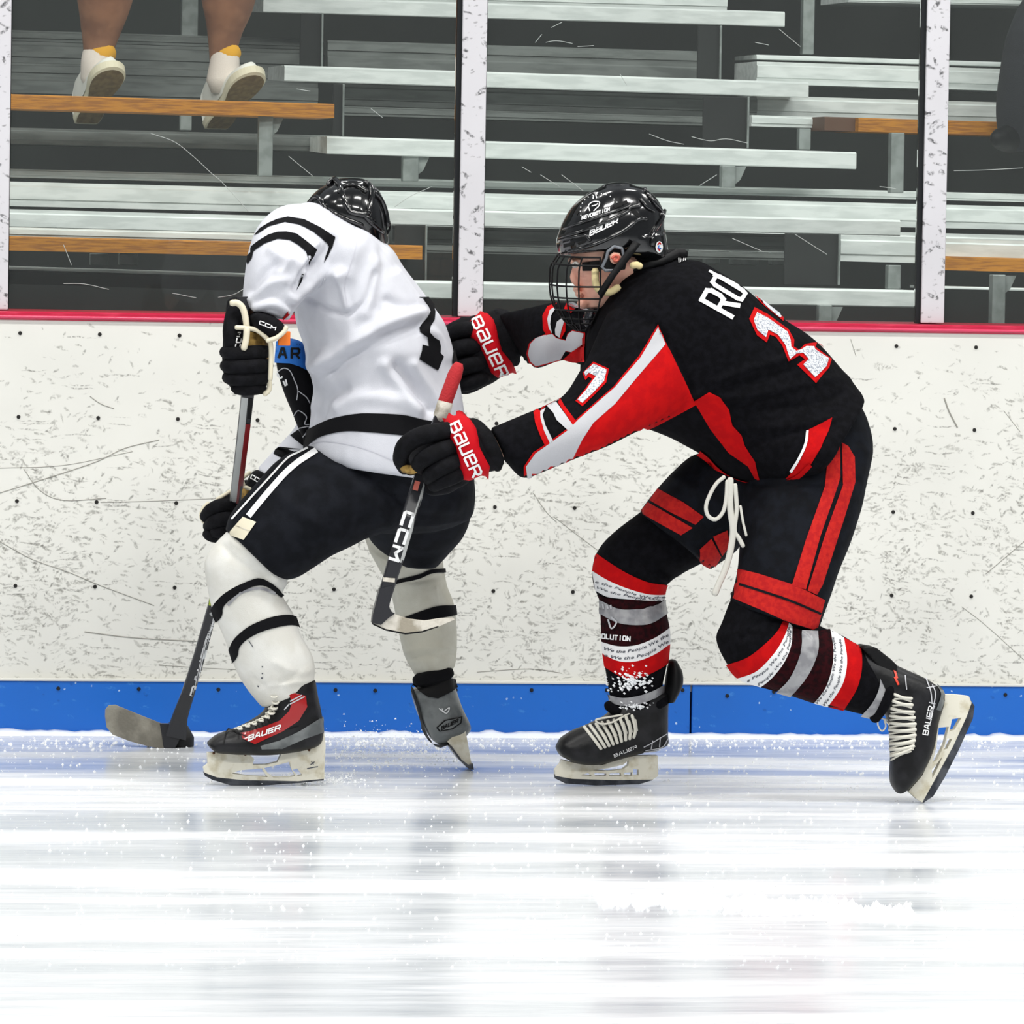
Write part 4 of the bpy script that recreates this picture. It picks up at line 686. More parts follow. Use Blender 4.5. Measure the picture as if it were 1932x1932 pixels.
s2_, S2S = cloth('skate', [loft([(1160, 1332, 1262, 1306, YF, .052), (1142, 1350, 1260, 1345, YF, .055), (1118, 1362, 1260, 1385, YF, .052), (1100, 1370, 1257, 1408, YF, .048), (1084, 1376, 1200, 1424, YF, .047), (1070, 1384, 1130, 1442, YF, .05), (1057, 1394, 1088, 1440, YF, .05), (1051, 1406, 1062, 1428, YF, .038)], cap=(.1, .4), ex=2.4)], BOOT, pb, amp=.001, vox=.004, it=3, label='black skate of the leading leg, flat on the ice')
mk('tendon_guard', *loft([(1262, 1250, 1278, 1250, YF, .03), (1258, 1268, 1287, 1268, YF, .04), (1254, 1295, 1287, 1293, YF, .045), (1250, 1325, 1272, 1322, YF, .045)], cap=(.8, .1)), MATTE, s2_)
stripes([Q_([(790, 1385), (835, 1365)])], S2S, mat('orange_red_trim', (214, 60, 36), .4), 'trim_print', s2_, 5, .003)
mk('blade_holder', *slab(Q_([(190, 1715), (250, 1730), (300, 1742), (430, 1748), (560, 1705), (640, 1690), (770, 1690), (775, 1780), (772, 1815), (740, 1835), (500, 1838), (250, 1830), (150, 1812), (148, 1780), (180, 1740)]), YF, .026,
   [Q_([(375, 1778), (470, 1766), (560, 1745), (596, 1716), (592, 1750), (560, 1774), (480, 1784)]), Q_([(300, 1808), (350, 1795), (370, 1812)]), Q_([(385, 1796), (460, 1798), (455, 1814), (390, 1814)]), Q_([(480, 1798), (545, 1794), (550, 1812), (475, 1814)]), Q_([(565, 1794), (615, 1790), (615, 1812), (568, 1812)]), Q_([(622, 1770), (655, 1775), (655, 1810), (618, 1812)])], 8), HOLD, s2_, False)
mk('blade', *slab(Q_([(145, 1805), (150, 1830), (215, 1862), (400, 1872), (660, 1866), (740, 1842), (772, 1812), (740, 1826), (500, 1832), (250, 1824)]), YF, .009), STEEL, s2_, False)
lc = []
for i in range(9):
    t = i/8; lc.append(lay(Q_([(330+290*t, 1520-70*t), (385+255*t, 1590-60*t), (430+200*t, 1650-70*t)]), S2S, .0042, n=6, flat=.6)); lc.append(lay(Q_([(350+290*t, 1545-70*t), (400+250*t, 1600-60*t)]), S2S, .0026, n=5, flat=.6))
lc.append(tube([P(x, y, YF-.05) for x, y in catmull(Q_([(560, 1445), (470, 1460), (400, 1475), (430, 1500), (500, 1490), (600, 1440), (650, 1450), (690, 1470)]), 4)], .0025, 6))
mk('lace', *join(lc), LACE, s2_)
decal(letters('BAUER', Q_([(512, 1700)])[0], (9, -3.6), (-1.2, -5), .8, .2), S2S, TXT, 'lettering', s2_, .0022, raw=True)
stripes([Q_(q) for q in ([(690, 1640), (740, 1615), (830, 1560)], [(700, 1660), (800, 1640), (835, 1590)], [(690, 1670), (800, 1655)], [(745, 1600), (735, 1650)], [(790, 1580), (785, 1640)])], S2S, GPAT, 'trim_print', s2_, 1.8, .0022)
# --- helmet and cage
YH = YB
hm, SH = cloth('helmet', [loft([(1135, 352, 1192, 349, YH, .055), (1108, 366, 1216, 356, YH, .085), (1082, 388, 1236, 372, YH, .105), (1066, 412, 1248, 392, YH, .118), (1056, 436, 1252, 412, YH, .124), (1050, 458, 1253, 434, YH, .126), (1054, 480, 1256, 458, YH, .122)], cap=(.25, .04), ex=2.1),
   loft([(1120, 458, 1254, 440, YH, .118), (1132, 480, 1258, 470, YH, .112), (1180, 494, 1258, 482, YH, .095), (1200, 498, 1250, 492, YH, .08)], cap=(.1, .2), ex=2.2)], GLOSS, pb, amp=0, vox=.004, it=3, label='black helmet with wire face cage')
H = lambda q: S1(q)
def ridge(pts, r): return lay(H(pts), SH, r, n=8)
mk('ridge', *join([ridge([(330, 540), (500, 490), (700, 410), (860, 330), (880, 300), (960, 290)], .004), ridge([(350, 470), (560, 400), (760, 330), (880, 290)], .0035), ridge([(400, 650), (600, 590), (760, 520), (850, 470), (930, 400), (1000, 390)], .005), ridge([(1050, 600), (1060, 500), (1120, 400), (1140, 330)], .005), ridge([(990, 160), (1060, 260), (1120, 330)], .005), ridge([(960, 240), (1010, 300), (1060, 330)], .004), ridge([(320, 560), (420, 540), (530, 520), (560, 560)], .004)]), GLOSS, hm)
for q in ([(440, 340), (470, 300), (490, 310), (455, 365)], [(740, 290), (850, 240), (860, 265), (760, 310)], [(880, 300), (930, 330), (965, 370), (940, 375), (890, 345)], [(320, 520), (420, 490), (400, 525), (330, 560)], [(460, 580), (530, 555), (520, 580), (470, 600)], [(350, 590), (440, 570), (430, 600), (350, 620)]): decal([H(q)], SH, mat('vent_dark', (3, 3, 4), .9), 'vent', hm, .001, 5)
decal(letters('BaUeR', H([(558, 525)])[0], (10.9, -5.2), (1.6, -9.5), .8, .24), SH, TXT, 'lettering', hm, .002, raw=True, label='white lettering on the helmet side')
decal(letters('REVOLUTION', H([(497, 397)])[0], (5.3, -1.75), (.6, -6), .75, .24), SH, TXT, 'lettering', hm, .002, raw=True, label='small white lettering above')
stripes([H(q) for q in ([(560, 330), (550, 290), (570, 265), (600, 255), (635, 260), (630, 290), (610, 310), (590, 330)], [(575, 290), (600, 285), (625, 270)], [(590, 205), (585, 235)], [(605, 195), (615, 230)], [(590, 190), (625, 185)])], SH, TXT, 'emblem', hm, 1.8, .002)
decal([[(x+1.1*math.cos(t), y+1.1*math.sin(t)) for t in np.linspace(0, 6.28, 7)[:-1]] for x, y in H([(640+ -155*math.cos(a), 330-135*math.sin(a)) for a in np.linspace(-.25, 2.6, 13)])], SH, TXT, 'emblem', hm, .002, 3)
decal([[(1243+7*math.cos(t), 466+11*math.sin(t)) for t in np.linspace(0, 6.28, 13)[:-1]]], SH, WPAT, 'sticker', hm, .002, 4, label='small round white sticker'); stripes([[(1240, 462), (1243, 458), (1246, 461)], [(1240, 468), (1244, 473)]], SH, RED, 'sticker', hm, 2.2, .003); stripes([[(1243, 463), (1241, 467), (1246, 469)]], SH, KICKM, 'sticker', hm, 2, .003)
# ear opening with clear ear loop, temple piece, chin strap
yn = YH-.128
mk('ear_pad', *slab(H([(690, 620), (750, 600), (820, 610), (850, 700), (830, 790), (730, 810), (650, 790), (660, 720)]), YH-.1, .03, step=8), MATTE, hm)
mk('ear', *slab(H([(715, 680), (745, 655), (790, 660), (810, 700), (790, 740), (745, 750), (720, 725)]), YH-.118, .008), SKIN, hm); mk('ear_fold', *tube([P(x, y, YH-.124) for x, y in catmull(H([(735, 700), (760, 680), (785, 690), (780, 720), (755, 725), (750, 708)]), 3)], .0035, 6), mat('red_brown_ear_skin', (196, 96, 78), .6), hm)  # ear fold in a red-brown skin tone
mk('ear_loop', *tube([P(x, y, yn+.004) for x, y in H([(750, 608), (812, 625), (826, 680), (800, 730), (760, 800), (680, 800), (655, 770), (690, 700), (700, 650), (750, 608)])], .0038, 8), mat('frosted_ear_guard', (104, 108, 114), .3), hm)
mk('strap', *slab(H([(905, 560), (960, 590), (880, 700), (760, 850), (650, 1025), (618, 975), (720, 820), (850, 640)]), YH-.136, .006), MATTE, hm, True, 'black chin strap')
mk('chin_pad', *join([tube([P(x, y, YH-.088) for x, y in catmull(H([(600, 800), (605, 900), (640, 960), (720, 970), (780, 935)]), 4)], .0085, 8), tube([P(x, y, YH-.11) for x, y in H([(895, 760), (930, 755), (955, 765)])], .008, 8)]), PADY, hm)
decal([H([(500, 735), (640, 720), (650, 810), (580, 800), (505, 800)])], Surf(*fuse(head_parts(), .006, 2)), MATTE, 'temple_pad', hm, .004, 6)
rows = [(672, 305, 640), (765, 243, 642), (905, 236, 642), (1000, 246, 640), (1075, 268, 625), (1140, 310, 595), (1210, 365, 560), (1275, 450, 520)]
def cg(t, th):
    r = np.array(rows, float); y = np.interp(t, range(len(r)), r[:, 0]); xf = np.interp(t, range(len(r)), r[:, 1]); xs = np.interp(t, range(len(r)), r[:, 2])
    rx = xs-xf; x = xs-rx*math.cos(th)**.8 if abs(th) < 1.5 else xs
    x0, y0 = S1([(x, y)])[0]; dep = .118*min(1, rx/330); return P(x0, y0+6*math.sin(abs(th))*(t < 6), YH-dep*math.sin(th))
def cgs(t, th):
    return cg(t, th)
rs = []; TS = np.linspace(0, 7, 26)
for th in (0, .36, .62, .92, 1.22, 1.53, -.36, -.62, -.92, -1.22, -1.53): rs.append(tube([cg(t, th) for t in TS], .0021, 6))
for t in (0, .7, 2, 3, 4.3, 5.3, 6.2, 7): rs.append(tube([cg(t, th) for th in np.linspace(-1.53, 1.53, 26)], .0024, 6))
mk('face_cage', *join(rs), MATTE, hm, label='black wire cage over the face')
mk('chin_cup', *loft([(1104, 590, 1122, 582, YH, .03), (1100, 603, 1118, 600, YH, .035), (1104, 614, 1114, 614, YH, .02)], cap=(.5, .5)), mat('smoky_chin_cup', (40, 42, 48), .2), hm)
# eye and brow of the visible side
mk('eye', *tube([P(1087, 499, YB-.062), P(1084, 500, YB-.05)], [.0075, .007], 10), mat('eye_white', (210, 205, 200), .3), pb); mk('iris', *tube([P(1085.4, 499.5, YB-.0665), P(1083, 499.8, YB-.06)], [.0035, .003], 8), mat('brown_iris', (54, 36, 24), .2), pb)
mk('eyebrow', *tube([P(1080, 490, YB-.035), P(1086, 487, YB-.055), P(1096, 489, YB-.068)], [.002, .0035, .002], 6, 3), mat('brown_brow', (92, 60, 40), .9), pb)
# --- gloves
def glove(lbl, hand, fingers, thumb, palm=None):
    g, S = cloth('glove', hand, GLV, pb, amp=.0015, vox=.004, it=4, sc=22, label=lbl)
    for q in fingers: mk('finger', *ptube(q, 12, 4), GLV, g)
    mk('thumb', *ptube(thumb, 12, 4), GLV, g); return g, S
YG = YB-.27
g1, SG1 = glove('near black glove with red cuff roll, closed on the stick', [loft([(838, 806, 846, 912, YG, .05), (855, 792, 868, 916, YG, .06), (880, 788, 905, 896, YG, .062), (905, 792, 938, 886, YG, .06), (918, 804, 948, 878, YG, .055)], cap=(.3, .2), ex=2.3), loft([(800, 870, 880, 880, YG+.01, .05), (800, 905, 884, 910, YG+.01, .05), (803, 928, 862, 922, YG+.01, .04)], cap=(.2, .4))],
   [[(856, 812, YG-.03, 17), (824, 816, YG-.055, 18), (790, 824, YG-.06, 18), (764, 842, YG-.045, 17), (756, 866, YG-.02, 15), (764, 884, YG+.01, 13)],
    [(862, 840, YG-.04, 17), (832, 850, YG-.062, 17.5), (806, 862, YG-.066, 17), (790, 876, YG-.045, 15), (800, 886, YG-.005, 12)],
    [(872, 864, YG-.04, 16), (846, 876, YG-.06, 17), (822, 888, YG-.062, 16), (810, 900, YG-.04, 14), (818, 906, YG, 12)],
    [(878, 886, YG-.035, 15), (855, 898, YG-.052, 16), (832, 908, YG-.05, 15), (818, 916, YG-.03, 13)]],
   [(840, 815, YG+.03, 17), (805, 842, YG+.05, 17), (785, 868, YG+.045, 15), (775, 886, YG+.02, 13)])
mk('palm', *ptube([(762, 884, YG-.02, 8), (778, 886, YG-.035, 9), (796, 876, YG-.04, 8)], 10), GOLD, g1, label='yellow-tan palm')
def cuffroll(par, S, pl, word, o, adv, up, off=.016):
    V, F = tri(pl, (), 5); n = len(V); bt = [S.hit(x, y, -.004) for x, y in V]; c = np.array(pl)
    def ed(p): 
        d = 1e9
        for a, b in zip(c, np.roll(c, -1, 0)):
            ab = b-a; t = np.clip(((p-a)@ab)/(ab@ab), 0, 1); d = min(d, np.hypot(*(p-a-t*ab)))
        return d
    tp = [S.hit(x, y, .003+off*math.sqrt(min(1, ed(np.array([x, y]))/11.))) for x, y in V]
    cnt = set(); 
    for f in F:
        for a, b in zip(f, list(f[1:])+[f[0]]): cnt.add((a, b))
    FF = [tuple(f) for f in F]+[(b, a, a+n, b+n) for a, b in cnt if (b, a) not in cnt]
    r = mk('cuff_roll', tp+bt, FF, GLR, par, True, 'red cuff roll with white lettering'); SR = Surf(np.array(tp), [tuple(f) for f in F])
    decal(letters(word, o, adv, up, .78, .21), SR, TXT, 'lettering', r, .002, raw=True)
cuffroll(g1, SG1, S2([(590, 985), (690, 942), (745, 950), (790, 985), (830, 1040), (850, 1120), (860, 1190), (900, 1270), (940, 1340), (930, 1400), (860, 1410), (770, 1450), (718, 1440), (700, 1330), (680, 1220), (640, 1150), (600, 1070)]), 'BaUeR', (848.5, 803), (9.2, 20.5), (17, -8))
YG2 = YB+.5
g2, SG2 = glove('far black glove with red cuff roll, pushing on the white jersey', [loft([(838, 616, 852, 735, YG2, .05), (858, 605, 880, 744, YG2, .055), (890, 596, 918, 728, YG2, .06), (915, 590, 945, 712, YG2, .06), (938, 582, 972, 690, YG2, .06), (955, 585, 985, 668, YG2, .055)], cap=(.5, .2), ex=2.3)],
   [[(900, 622, YG2-.04, 15), (872, 622, YG2-.055, 15), (850, 632, YG2-.04, 14), (838, 640, YG2, 12)], [(902, 652, YG2-.045, 16), (874, 655, YG2-.06, 16), (850, 662, YG2-.045, 15), (840, 668, YG2, 12)], [(908, 684, YG2-.045, 16), (880, 690, YG2-.06, 16), (858, 698, YG2-.045, 15), (848, 702, YG2, 12)], [(912, 712, YG2-.04, 15), (888, 722, YG2-.05, 15), (868, 728, YG2-.04, 13)]],
   [(880, 610, YG2+.04, 15), (855, 625, YG2+.05, 14), (842, 645, YG2+.04, 13)])
mk('cuff', *ptube([(940, 596, YG2-.02, 14), (958, 628, YG2-.045, 15), (968, 660, YG2-.04, 13), (972, 682, YG2-.02, 10)], 12), GLV, g2); mk('cuff', *ptube([(893, 800, YG-.02, 13), (912, 825, YG-.045, 15), (928, 855, YG-.045, 14), (938, 880, YG-.02, 11)], 12), GLV, g1)
cuffroll(g2, SG2, S2([(760, 225), (800, 180), (870, 127), (930, 140), (970, 180), (992, 240), (1010, 330), (1040, 430), (1115, 520), (1142, 580), (1090, 602), (1000, 638), (950, 600), (900, 470), (860, 390), (790, 320), (755, 260)]), 'BaUeR', (889, 604.5), (11.3, 23), (17, -7.5))
# ================================================================ his stick
YS = YB-.27
st2 = thing('hockey_stick', tuple(P(790, 900, YS)), 'black hockey stick with red taped grip held by the player in black', 'stick')
def shaft(nm, pts, w, th, m, par, Yf):
    pts = np.array(pts, float); V = []; F = []
    for i, p in enumerate(pts):
        t = pts[min(i+1, len(pts)-1)]-pts[max(i-1, 0)]; t /= np.linalg.norm(t); nn = np.array([-t[1], t[0]]); ww = w[i] if hasattr(w, '__len__') else w
        for s, dy in ((-1, -.35), (-.8, -.5), (.8, -.5), (1, -.35), (1, .35), (.8, .5), (-.8, .5), (-1, .35)): q = p+nn*s*ww/2; V.append(P(q[0], q[1], Yf(*p))+np.array([0, dy*th, 0]))
    n = 8
    for i in range(len(pts)-1): F += [(i*n+j, i*n+(j+1) % n, (i+1)*n+(j+1) % n, (i+1)*n+j) for j in range(n)]
    F += [tuple(range(n))[::-1], tuple(range((len(pts)-1)*n, len(pts)*n))]; return mk(nm, V, F, m, par, False), Surf(V, F)
yf2 = lambda x, y: YS+ (.07 if y < 830 else .07-.07*min(1, (y-830)/120.))
sh2, SSH = shaft('shaft', [(836, 770), (822, 810), (798, 885), (771, 975), (750, 1045), (733, 1100), (722, 1135)], [21, 22, 24, 27, 28, 26, 26], .022, CARB, st2, yf2)
mk('grip', *tube([P(x, y, YS+.07) for x, y in ((864, 692), (858, 708), (841, 755), (838, 765))], [.0135, .0165, .0165, .0165], 12), TAPER, st2, label='red taped grip'); mk('butt_tape', *tube([P(x, y, YS+.07) for x, y in ((840, 760), (832, 786))], .0178, 12), TAPEW, st2, label='cream tape below the grip')
decal(letters('CCM', (765, 966), (-10.5, 32), (15, 4.5), .8, .36), SSH, TXT, 'lettering', sh2, .002, raw=True, label='bold white lettering along the shaft')
stripes([[(806, 900), (782, 978), (762, 1045), (757, 1062)]], SSH, SILV, 'print', sh2, 6, .0008); stripes([[(783, 925), (788, 908)]], SSH, mat('salmon_dot', (206, 110, 96), .5), 'print', sh2, 10, .0012)
stripes([[(723, 1093), (745, 1095)]], SSH, TAPEW, 'print', sh2, 8, .0014); decal(letters('D', (790, 893), (4, -9), (10, 3), .9, .3), SSH, TXT, 'lettering', sh2, .0012, raw=True)
C3 = lambda pts: sc_px(pts, (640, 880), 3.22)
yb2 = lambda x, y: YS-.0+.05*((x-715)/150.)**2
mk('blade', *slab(C3([(242, 740), (322, 720), (300, 850), (312, 878), (335, 892), (300, 915), (250, 960), (195, 948), (200, 900)]), lambda x, y: YS, .027, step=9), CARB, st2, False)
mk('taped_blade', *slab(C3([(200, 935), (300, 893), (345, 900), (420, 925), (520, 937), (620, 922), (690, 918), (700, 928), (600, 972), (500, 1000), (400, 1012), (280, 988), (215, 960)]), yb2, .016, step=9), TAPEW, st2, False, 'white taped blade'); mk('blade_edge', *slab(C3([(195, 945), (215, 958), (280, 986), (400, 1010), (500, 998), (600, 968), (600, 974), (500, 1008), (400, 1020), (280, 996), (205, 962)]), yb2, .018, step=9), MATTE, st2, False)
# ================================================================ the skater in white
YW = -1.17
T3 = lambda pts: sc_px(pts, (360, 300), 3.22)       # torso crop
T4 = lambda pts: sc_px(pts, (370, 380), 3.64)       # shoulder crop
T5 = lambda pts: sc_px(pts, (340, 520), 3.578)      # hands crop
T6 = lambda pts: sc_px(pts, (160, 1080), 3.864)     # near skate crop
T7 = lambda pts: sc_px(pts, (640, 880), 3.22)       # far leg crop
T8 = lambda pts: sc_px(pts, (640, 560), 3.212)      # number crop
pw = thing('person', tuple(G(500, 1474)), 'hockey player in white jersey and black pants seen from behind, bent over the puck', 'person')
cloth('body', [
  loft([(635, 385, 695, 385, YW+.02, .05), (622, 405, 708, 405, YW+.02, .06), (630, 440, 710, 440, YW+.02, .055)], cap=(.2, .2)), loft([(620, 400, 700, 420, YW, .06), (560, 430, 720, 470, YW, .1)]),
  loft([(545, 440, 740, 470, YW, .14), (560, 560, 790, 560, YW, .15), (590, 700, 850, 690, YW, .15), (600, 860, 860, 850, YW, .15), (640, 960, 850, 950, YW, .14)], shrink=.8),
  loft([(560, 430, 650, 490, YW-.08, .08), (480, 470, 570, 520, YW-.14, .06), (465, 560, 520, 580, YW-.18, .045), (455, 620, 490, 620, YW-.2, .035)], shrink=.75), loft([(620, 600, 700, 640, YW+.15, .06), (575, 780, 600, 800, YW+.22, .05), (515, 862, 550, 892, YW+.2, .04), (445, 945, 475, 965, YW+.13, .035)], shrink=.62),
  loft([(620, 860, 740, 980, YW-.03, .1), (500, 950, 620, 1050, YW-.1, .09), (410, 1040, 530, 1090, YW-.12, .07), (420, 1180, 550, 1180, YW-.12, .06), (490, 1320, 590, 1290, YW-.12, .045), (460, 1390, 590, 1400, YW-.12, .035)], shrink=.72),
  loft([(690, 940, 870, 940, YW+.15, .1), (710, 1030, 830, 1040, YW+.26, .08), (745, 1120, 840, 1120, YW+.3, .06), (785, 1250, 850, 1250, YW+.3, .045), (810, 1340, 860, 1340, YW+.3, .03)], shrink=.72)], SKIN, pw, amp=0, vox=.006, it=3)
# --- helmet from behind
hw, SHW = cloth('helmet', [loft([(618, 347, 700, 347, YW+.02, .07), (598, 360, 716, 362, YW+.02, .105), (582, 380, 726, 390, YW+.02, .125), (585, 405, 731, 415, YW+.02, .13), (610, 430, 733, 440, YW+.02, .12), (650, 450, 730, 470, YW+.02, .1), (700, 465, 724, 476, YW+.02, .06)], cap=(.3, .2), ex=2.2)], GLOSS, pw, amp=0, vox=.004, it=3, label='glossy black helmet seen from behind')
def rw(pts, r): return lay(T3(pts), SHW, r, n=8)
mk('ridge', *join([rw([(840, 160), (870, 130), (900, 150), (920, 210), (950, 290), (975, 325), (1060, 340), (1080, 320), (1100, 200), (1080, 165), (1060, 150)], .0065), rw([(900, 200), (930, 170), (980, 160), (1030, 175), (1060, 200)], .005), rw([(720, 270), (760, 230), (800, 260), (830, 330)], .005), rw([(1090, 180), (1150, 250), (1180, 330), (1190, 400)], .006), rw([(1060, 350), (1110, 400), (1160, 440)], .006), rw([(860, 320), (940, 360), (1040, 400)], .005)]), GLOSS, hw)
mk('cage_side', *join([tube([P(x, y, YW-.02) for x, y in T3([(1150, 300), (1195, 350), (1200, 400), (1190, 450)])], .003, 6, 3), tube([P(x, y, YW-.04) for x, y in T3([(1170, 330), (1205, 380), (1205, 430), (1180, 470)])], .003, 6, 3)]), MATTE, hw)
mk('strap', *tube([P(x, y, YW-.02) for x, y in T3([(1150, 430), (1170, 470), (1185, 510)])], .005, 6, 3), MATTE, hw)
# --- pants
wp, SWP = cloth('pants', [
  loft([(578, 838, 866, 838, YW, .18), (592, 880, 890, 880, YW, .19), (615, 925, 897, 925, YW+.02, .18), (655, 985, 893, 965, YW+.05, .15)], cap=(.1, .3)),
  loft([(600, 838, 790, 985, YW-.03, .15), (533, 862, 700, 1012, YW-.08, .14), (482, 914, 628, 1048, YW-.11, .13), (438, 966, 565, 1086, YW-.12, .12), (426, 1000, 526, 1094, YW-.12, .115)], cap=(.2, .03)),
  loft([(650, 920, 897, 920, YW+.1, .15), (690, 1005, 880, 1000, YW+.2, .14), (722, 1042, 850, 1040, YW+.26, .13), (752, 1064, 822, 1068, YW+.28, .12)], cap=(.2, .15))], PGRY, pw,
  [([(600, 900), (660, 950), (690, 1010)], 14, -.006), ([(640, 890), (700, 940), (740, 1000)], 12, .007), ([(700, 905), (780, 950), (860, 960)], 12, .005), ([(790, 910), (760, 980), (745, 1050)], 12, -.006), ([(520, 930), (600, 990)], 12, .005), ([(820, 930), (880, 930)], 9, -.005), ([(560, 1020), (600, 1050)], 10, -.004)], .004, .0055, label='black hockey pants with white side piping')
stripes([T5([(862, 1165), (790, 1200), (720, 1240), (600, 1370), (480, 1500), (350, 1645)])], SWP, WPAT, 'piping', wp, 3.5, .0025)
stripes([T5([(920, 1180), (850, 1225), (790, 1265), (700, 1345), (560, 1505), (462, 1625)])], SWP, WPAT, 'piping', wp, 11, .0025)
decal([T5([(425, 1630), (515, 1665), (430, 1785), (325, 1745)])], SWP, CREAM, 'patch', wp, .0028, label='cream patch on the pant leg'); stripes([T5([(380, 1690), (470, 1725)])], SWP, TAPEW, 'seam', wp, 1.5, .0035)
# --- jersey
f = lambda p: T3(p)
FW_ = [(f([(620, 840), (720, 770), (830, 700), (900, 700)]), 12, .009), (f([(640, 800), (700, 730), (760, 640)]), 9, -.010), (f([(760, 640), (830, 560), (860, 480)]), 9, -.006), (f([(540, 690), (600, 620), (700, 700)]), 9, .007), (f([(900, 720), (950, 900)]), 6, .005), (f([(700, 840), (830, 920), (960, 935), (1060, 860), (1110, 700)]), 6, -.005),
  (f([(700, 1260), (850, 1220), (1000, 1110), (1150, 1020), (1300, 960), (1390, 930)]), 14, .011), (f([(850, 1280), (1000, 1170), (1200, 1060), (1380, 1010)]), 11, -.010), (f([(1120, 640), (1090, 820), (1060, 930)]), 16, .007), (f([(1180, 500), (1150, 700), (1130, 900)]), 12, -.005), (f([(900, 1510), (1050, 1450), (1250, 1470), (1380, 1520)]), 14, .007), (f([(1250, 1270), (1350, 1390), (1450, 1520)]), 12, -.009), (f([(1180, 1250), (1290, 1400), (1360, 1530)]), 12, .009), (f([(1350, 1250), (1450, 1400), (1500, 1480)]), 9, .007),
  (f([(740, 1500), (760, 1350), (820, 1200)]), 12, .007), (f([(790, 1560), (840, 1450), (930, 1400)]), 12, -.006), (f([(1260, 700), (1340, 800), (1390, 860)]), 10, .007), (f([(1200, 860), (1300, 900), (1380, 900)]), 10, -.006), (f([(380, 850), (480, 760), (560, 740)]), 9, .008), (f([(370, 800), (440, 700), (520, 640)]), 9, -.006), (f([(400, 900), (500, 880), (580, 920)]), 7, .007), (f([(500, 560), (600, 640), (640, 740)]), 10, .006), (f([(1080, 420), (1000, 560), (960, 700)]), 16, .005), (f([(850, 1640), (1100, 1610)]), 6, .0), (f([(1420, 1040), (1500, 1080), (1570, 1200)]), 10, .006), (f([(640, 760), (660, 700), (700, 640)]), 5, -.008), (f([(690, 640), (720, 560), (760, 520)]), 6, .006), (f([(1500, 800), (1560, 960)]), 8, .005), (f([(1440, 780), (1500, 900)]), 6, -.006), (f([(980, 1060), (1200, 1160), (1350, 1180)]), 20, .004)]
jw, SW = cloth('jersey', [
  loft([(562, 392, 612, 392, YW-.02, .08), (520, 420, 690, 432, YW-.02, .15), (520, 460, 735, 466, YW-.01, .19), (530, 500, 762, 508, YW, .2), (550, 560, 802, 560, YW, .205), (560, 610, 836, 604, YW, .205), (573, 645, 850, 640, YW, .2), (584, 690, 861, 680, YW, .195), (597, 732, 868, 720, YW, .19), (590, 775, 874, 765, YW, .2), (582, 825, 878, 810, YW, .205), (576, 856, 880, 868, YW, .208), (590, 868, 860, 905, YW, .205)], cap=(.4, .03), ex=2.15),
  loft([(590, 384, 700, 480, YW-.04, .11), (530, 392, 640, 515, YW-.09, .12), (488, 424, 604, 535, YW-.13, .115), (468, 470, 585, 555, YW-.16, .105), (460, 530, 560, 580, YW-.18, .09), (456, 575, 546, 604, YW-.19, .075)], cap=(.2, .12)),
  loft([(600, 740, 700, 790, YW+.1, .1), (554, 808, 632, 856, YW+.2, .09), (520, 846, 584, 896, YW+.21, .08), (487, 884, 540, 930, YW+.19, .07)], cap=(.2, .1))], WHT, pw, [(l, wd*1.05, h*1.9) for l, wd, h in FW_], .006, .005, it=5, sc=6)
DB = lambda pls, lab=None, nm='stripe', off=.0022, m=BLK, **k: decal(pls, SW, m, nm, jw, off, label=lab, **k)
BST = mat('black_twill_stripe', (14, 14, 17), .85, bump=.3, spec=.15)
DB([T4([(400, 235), (440, 185), (500, 148), (560, 122), (630, 106), (740, 124), (850, 178), (958, 245), (940, 310), (905, 380), (876, 425), (888, 380), (912, 310), (900, 290), (850, 245), (800, 207), (740, 175), (700, 158), (610, 142), (500, 172), (440, 212)])], 'black shoulder stripe, upper', m=BST)
DB([T4([(345, 345), (380, 310), (430, 270), (500, 228), (560, 210), (620, 208), (690, 222), (760, 275), (828, 330), (808, 375), (785, 410), (776, 445), (772, 400), (755, 345), (700, 298), (640, 265), (560, 258), (470, 290), (395, 342), (385, 390), (355, 432), (343, 390)])], 'black shoulder stripe, lower', m=BST)
DB([T4([(725, 500), (738, 498), (720, 560), (688, 614), (705, 560)])], m=BST); DB([T4([(618, 770), (632, 752), (640, 775), (600, 812), (594, 800)])], 'small red flag patch', 'patch', m=RED)
DB([T8([(480, 2), (505, 8), (540, 55), (552, 85), (530, 125), (500, 165), (487, 190), (490, 215), (535, 245), (540, 300), (503, 290), (500, 325), (483, 378), (596, 447), (632, 362), (612, 340), (614, 300), (606, 265), (575, 245), (548, 215), (552, 180), (575, 140), (580, 90), (562, 35), (535, 6)])], 'black back number seen edge on', 'number', .0026, m=BST)
DB([T8([(690, 310), (712, 340), (738, 395), (728, 425), (700, 440), (682, 400)])], None, 'number', .0026, m=BST)
band([(574, 814), (600, 801), (632, 788), (670, 781), (702, 780), (764, 783), (810, 794), (884, 800)], [(572, 852), (585, 838), (606, 824), (650, 814), (702, 816), (764, 822), (810, 828), (884, 834)], SW, BST, 'hem_stripe', jw, .0024, True, 'black hem stripe')
stripes([T3([(700, 1745), (800, 1715), (960, 1735), (1100, 1775), (1230, 1830)])], SW, mat('hem_stitching', (200, 200, 208), .9), 'stitching', jw, 1.4, .0014)
stripes([T3([(990, 410), (1010, 500), (960, 680), (935, 760), (950, 890)])], SW, MATS['hem_stitching'], 'seam', jw, 1., .0014)
decal([T5([(745, 1080), (800, 1040), (862, 1130), (862, 1165), (820, 1140)]), T5([(655, 1150), (775, 1190), (722, 1250), (632, 1205)])], SW, BST, 'stripe', jw, .0024, label='black stripes on the far sleeve')
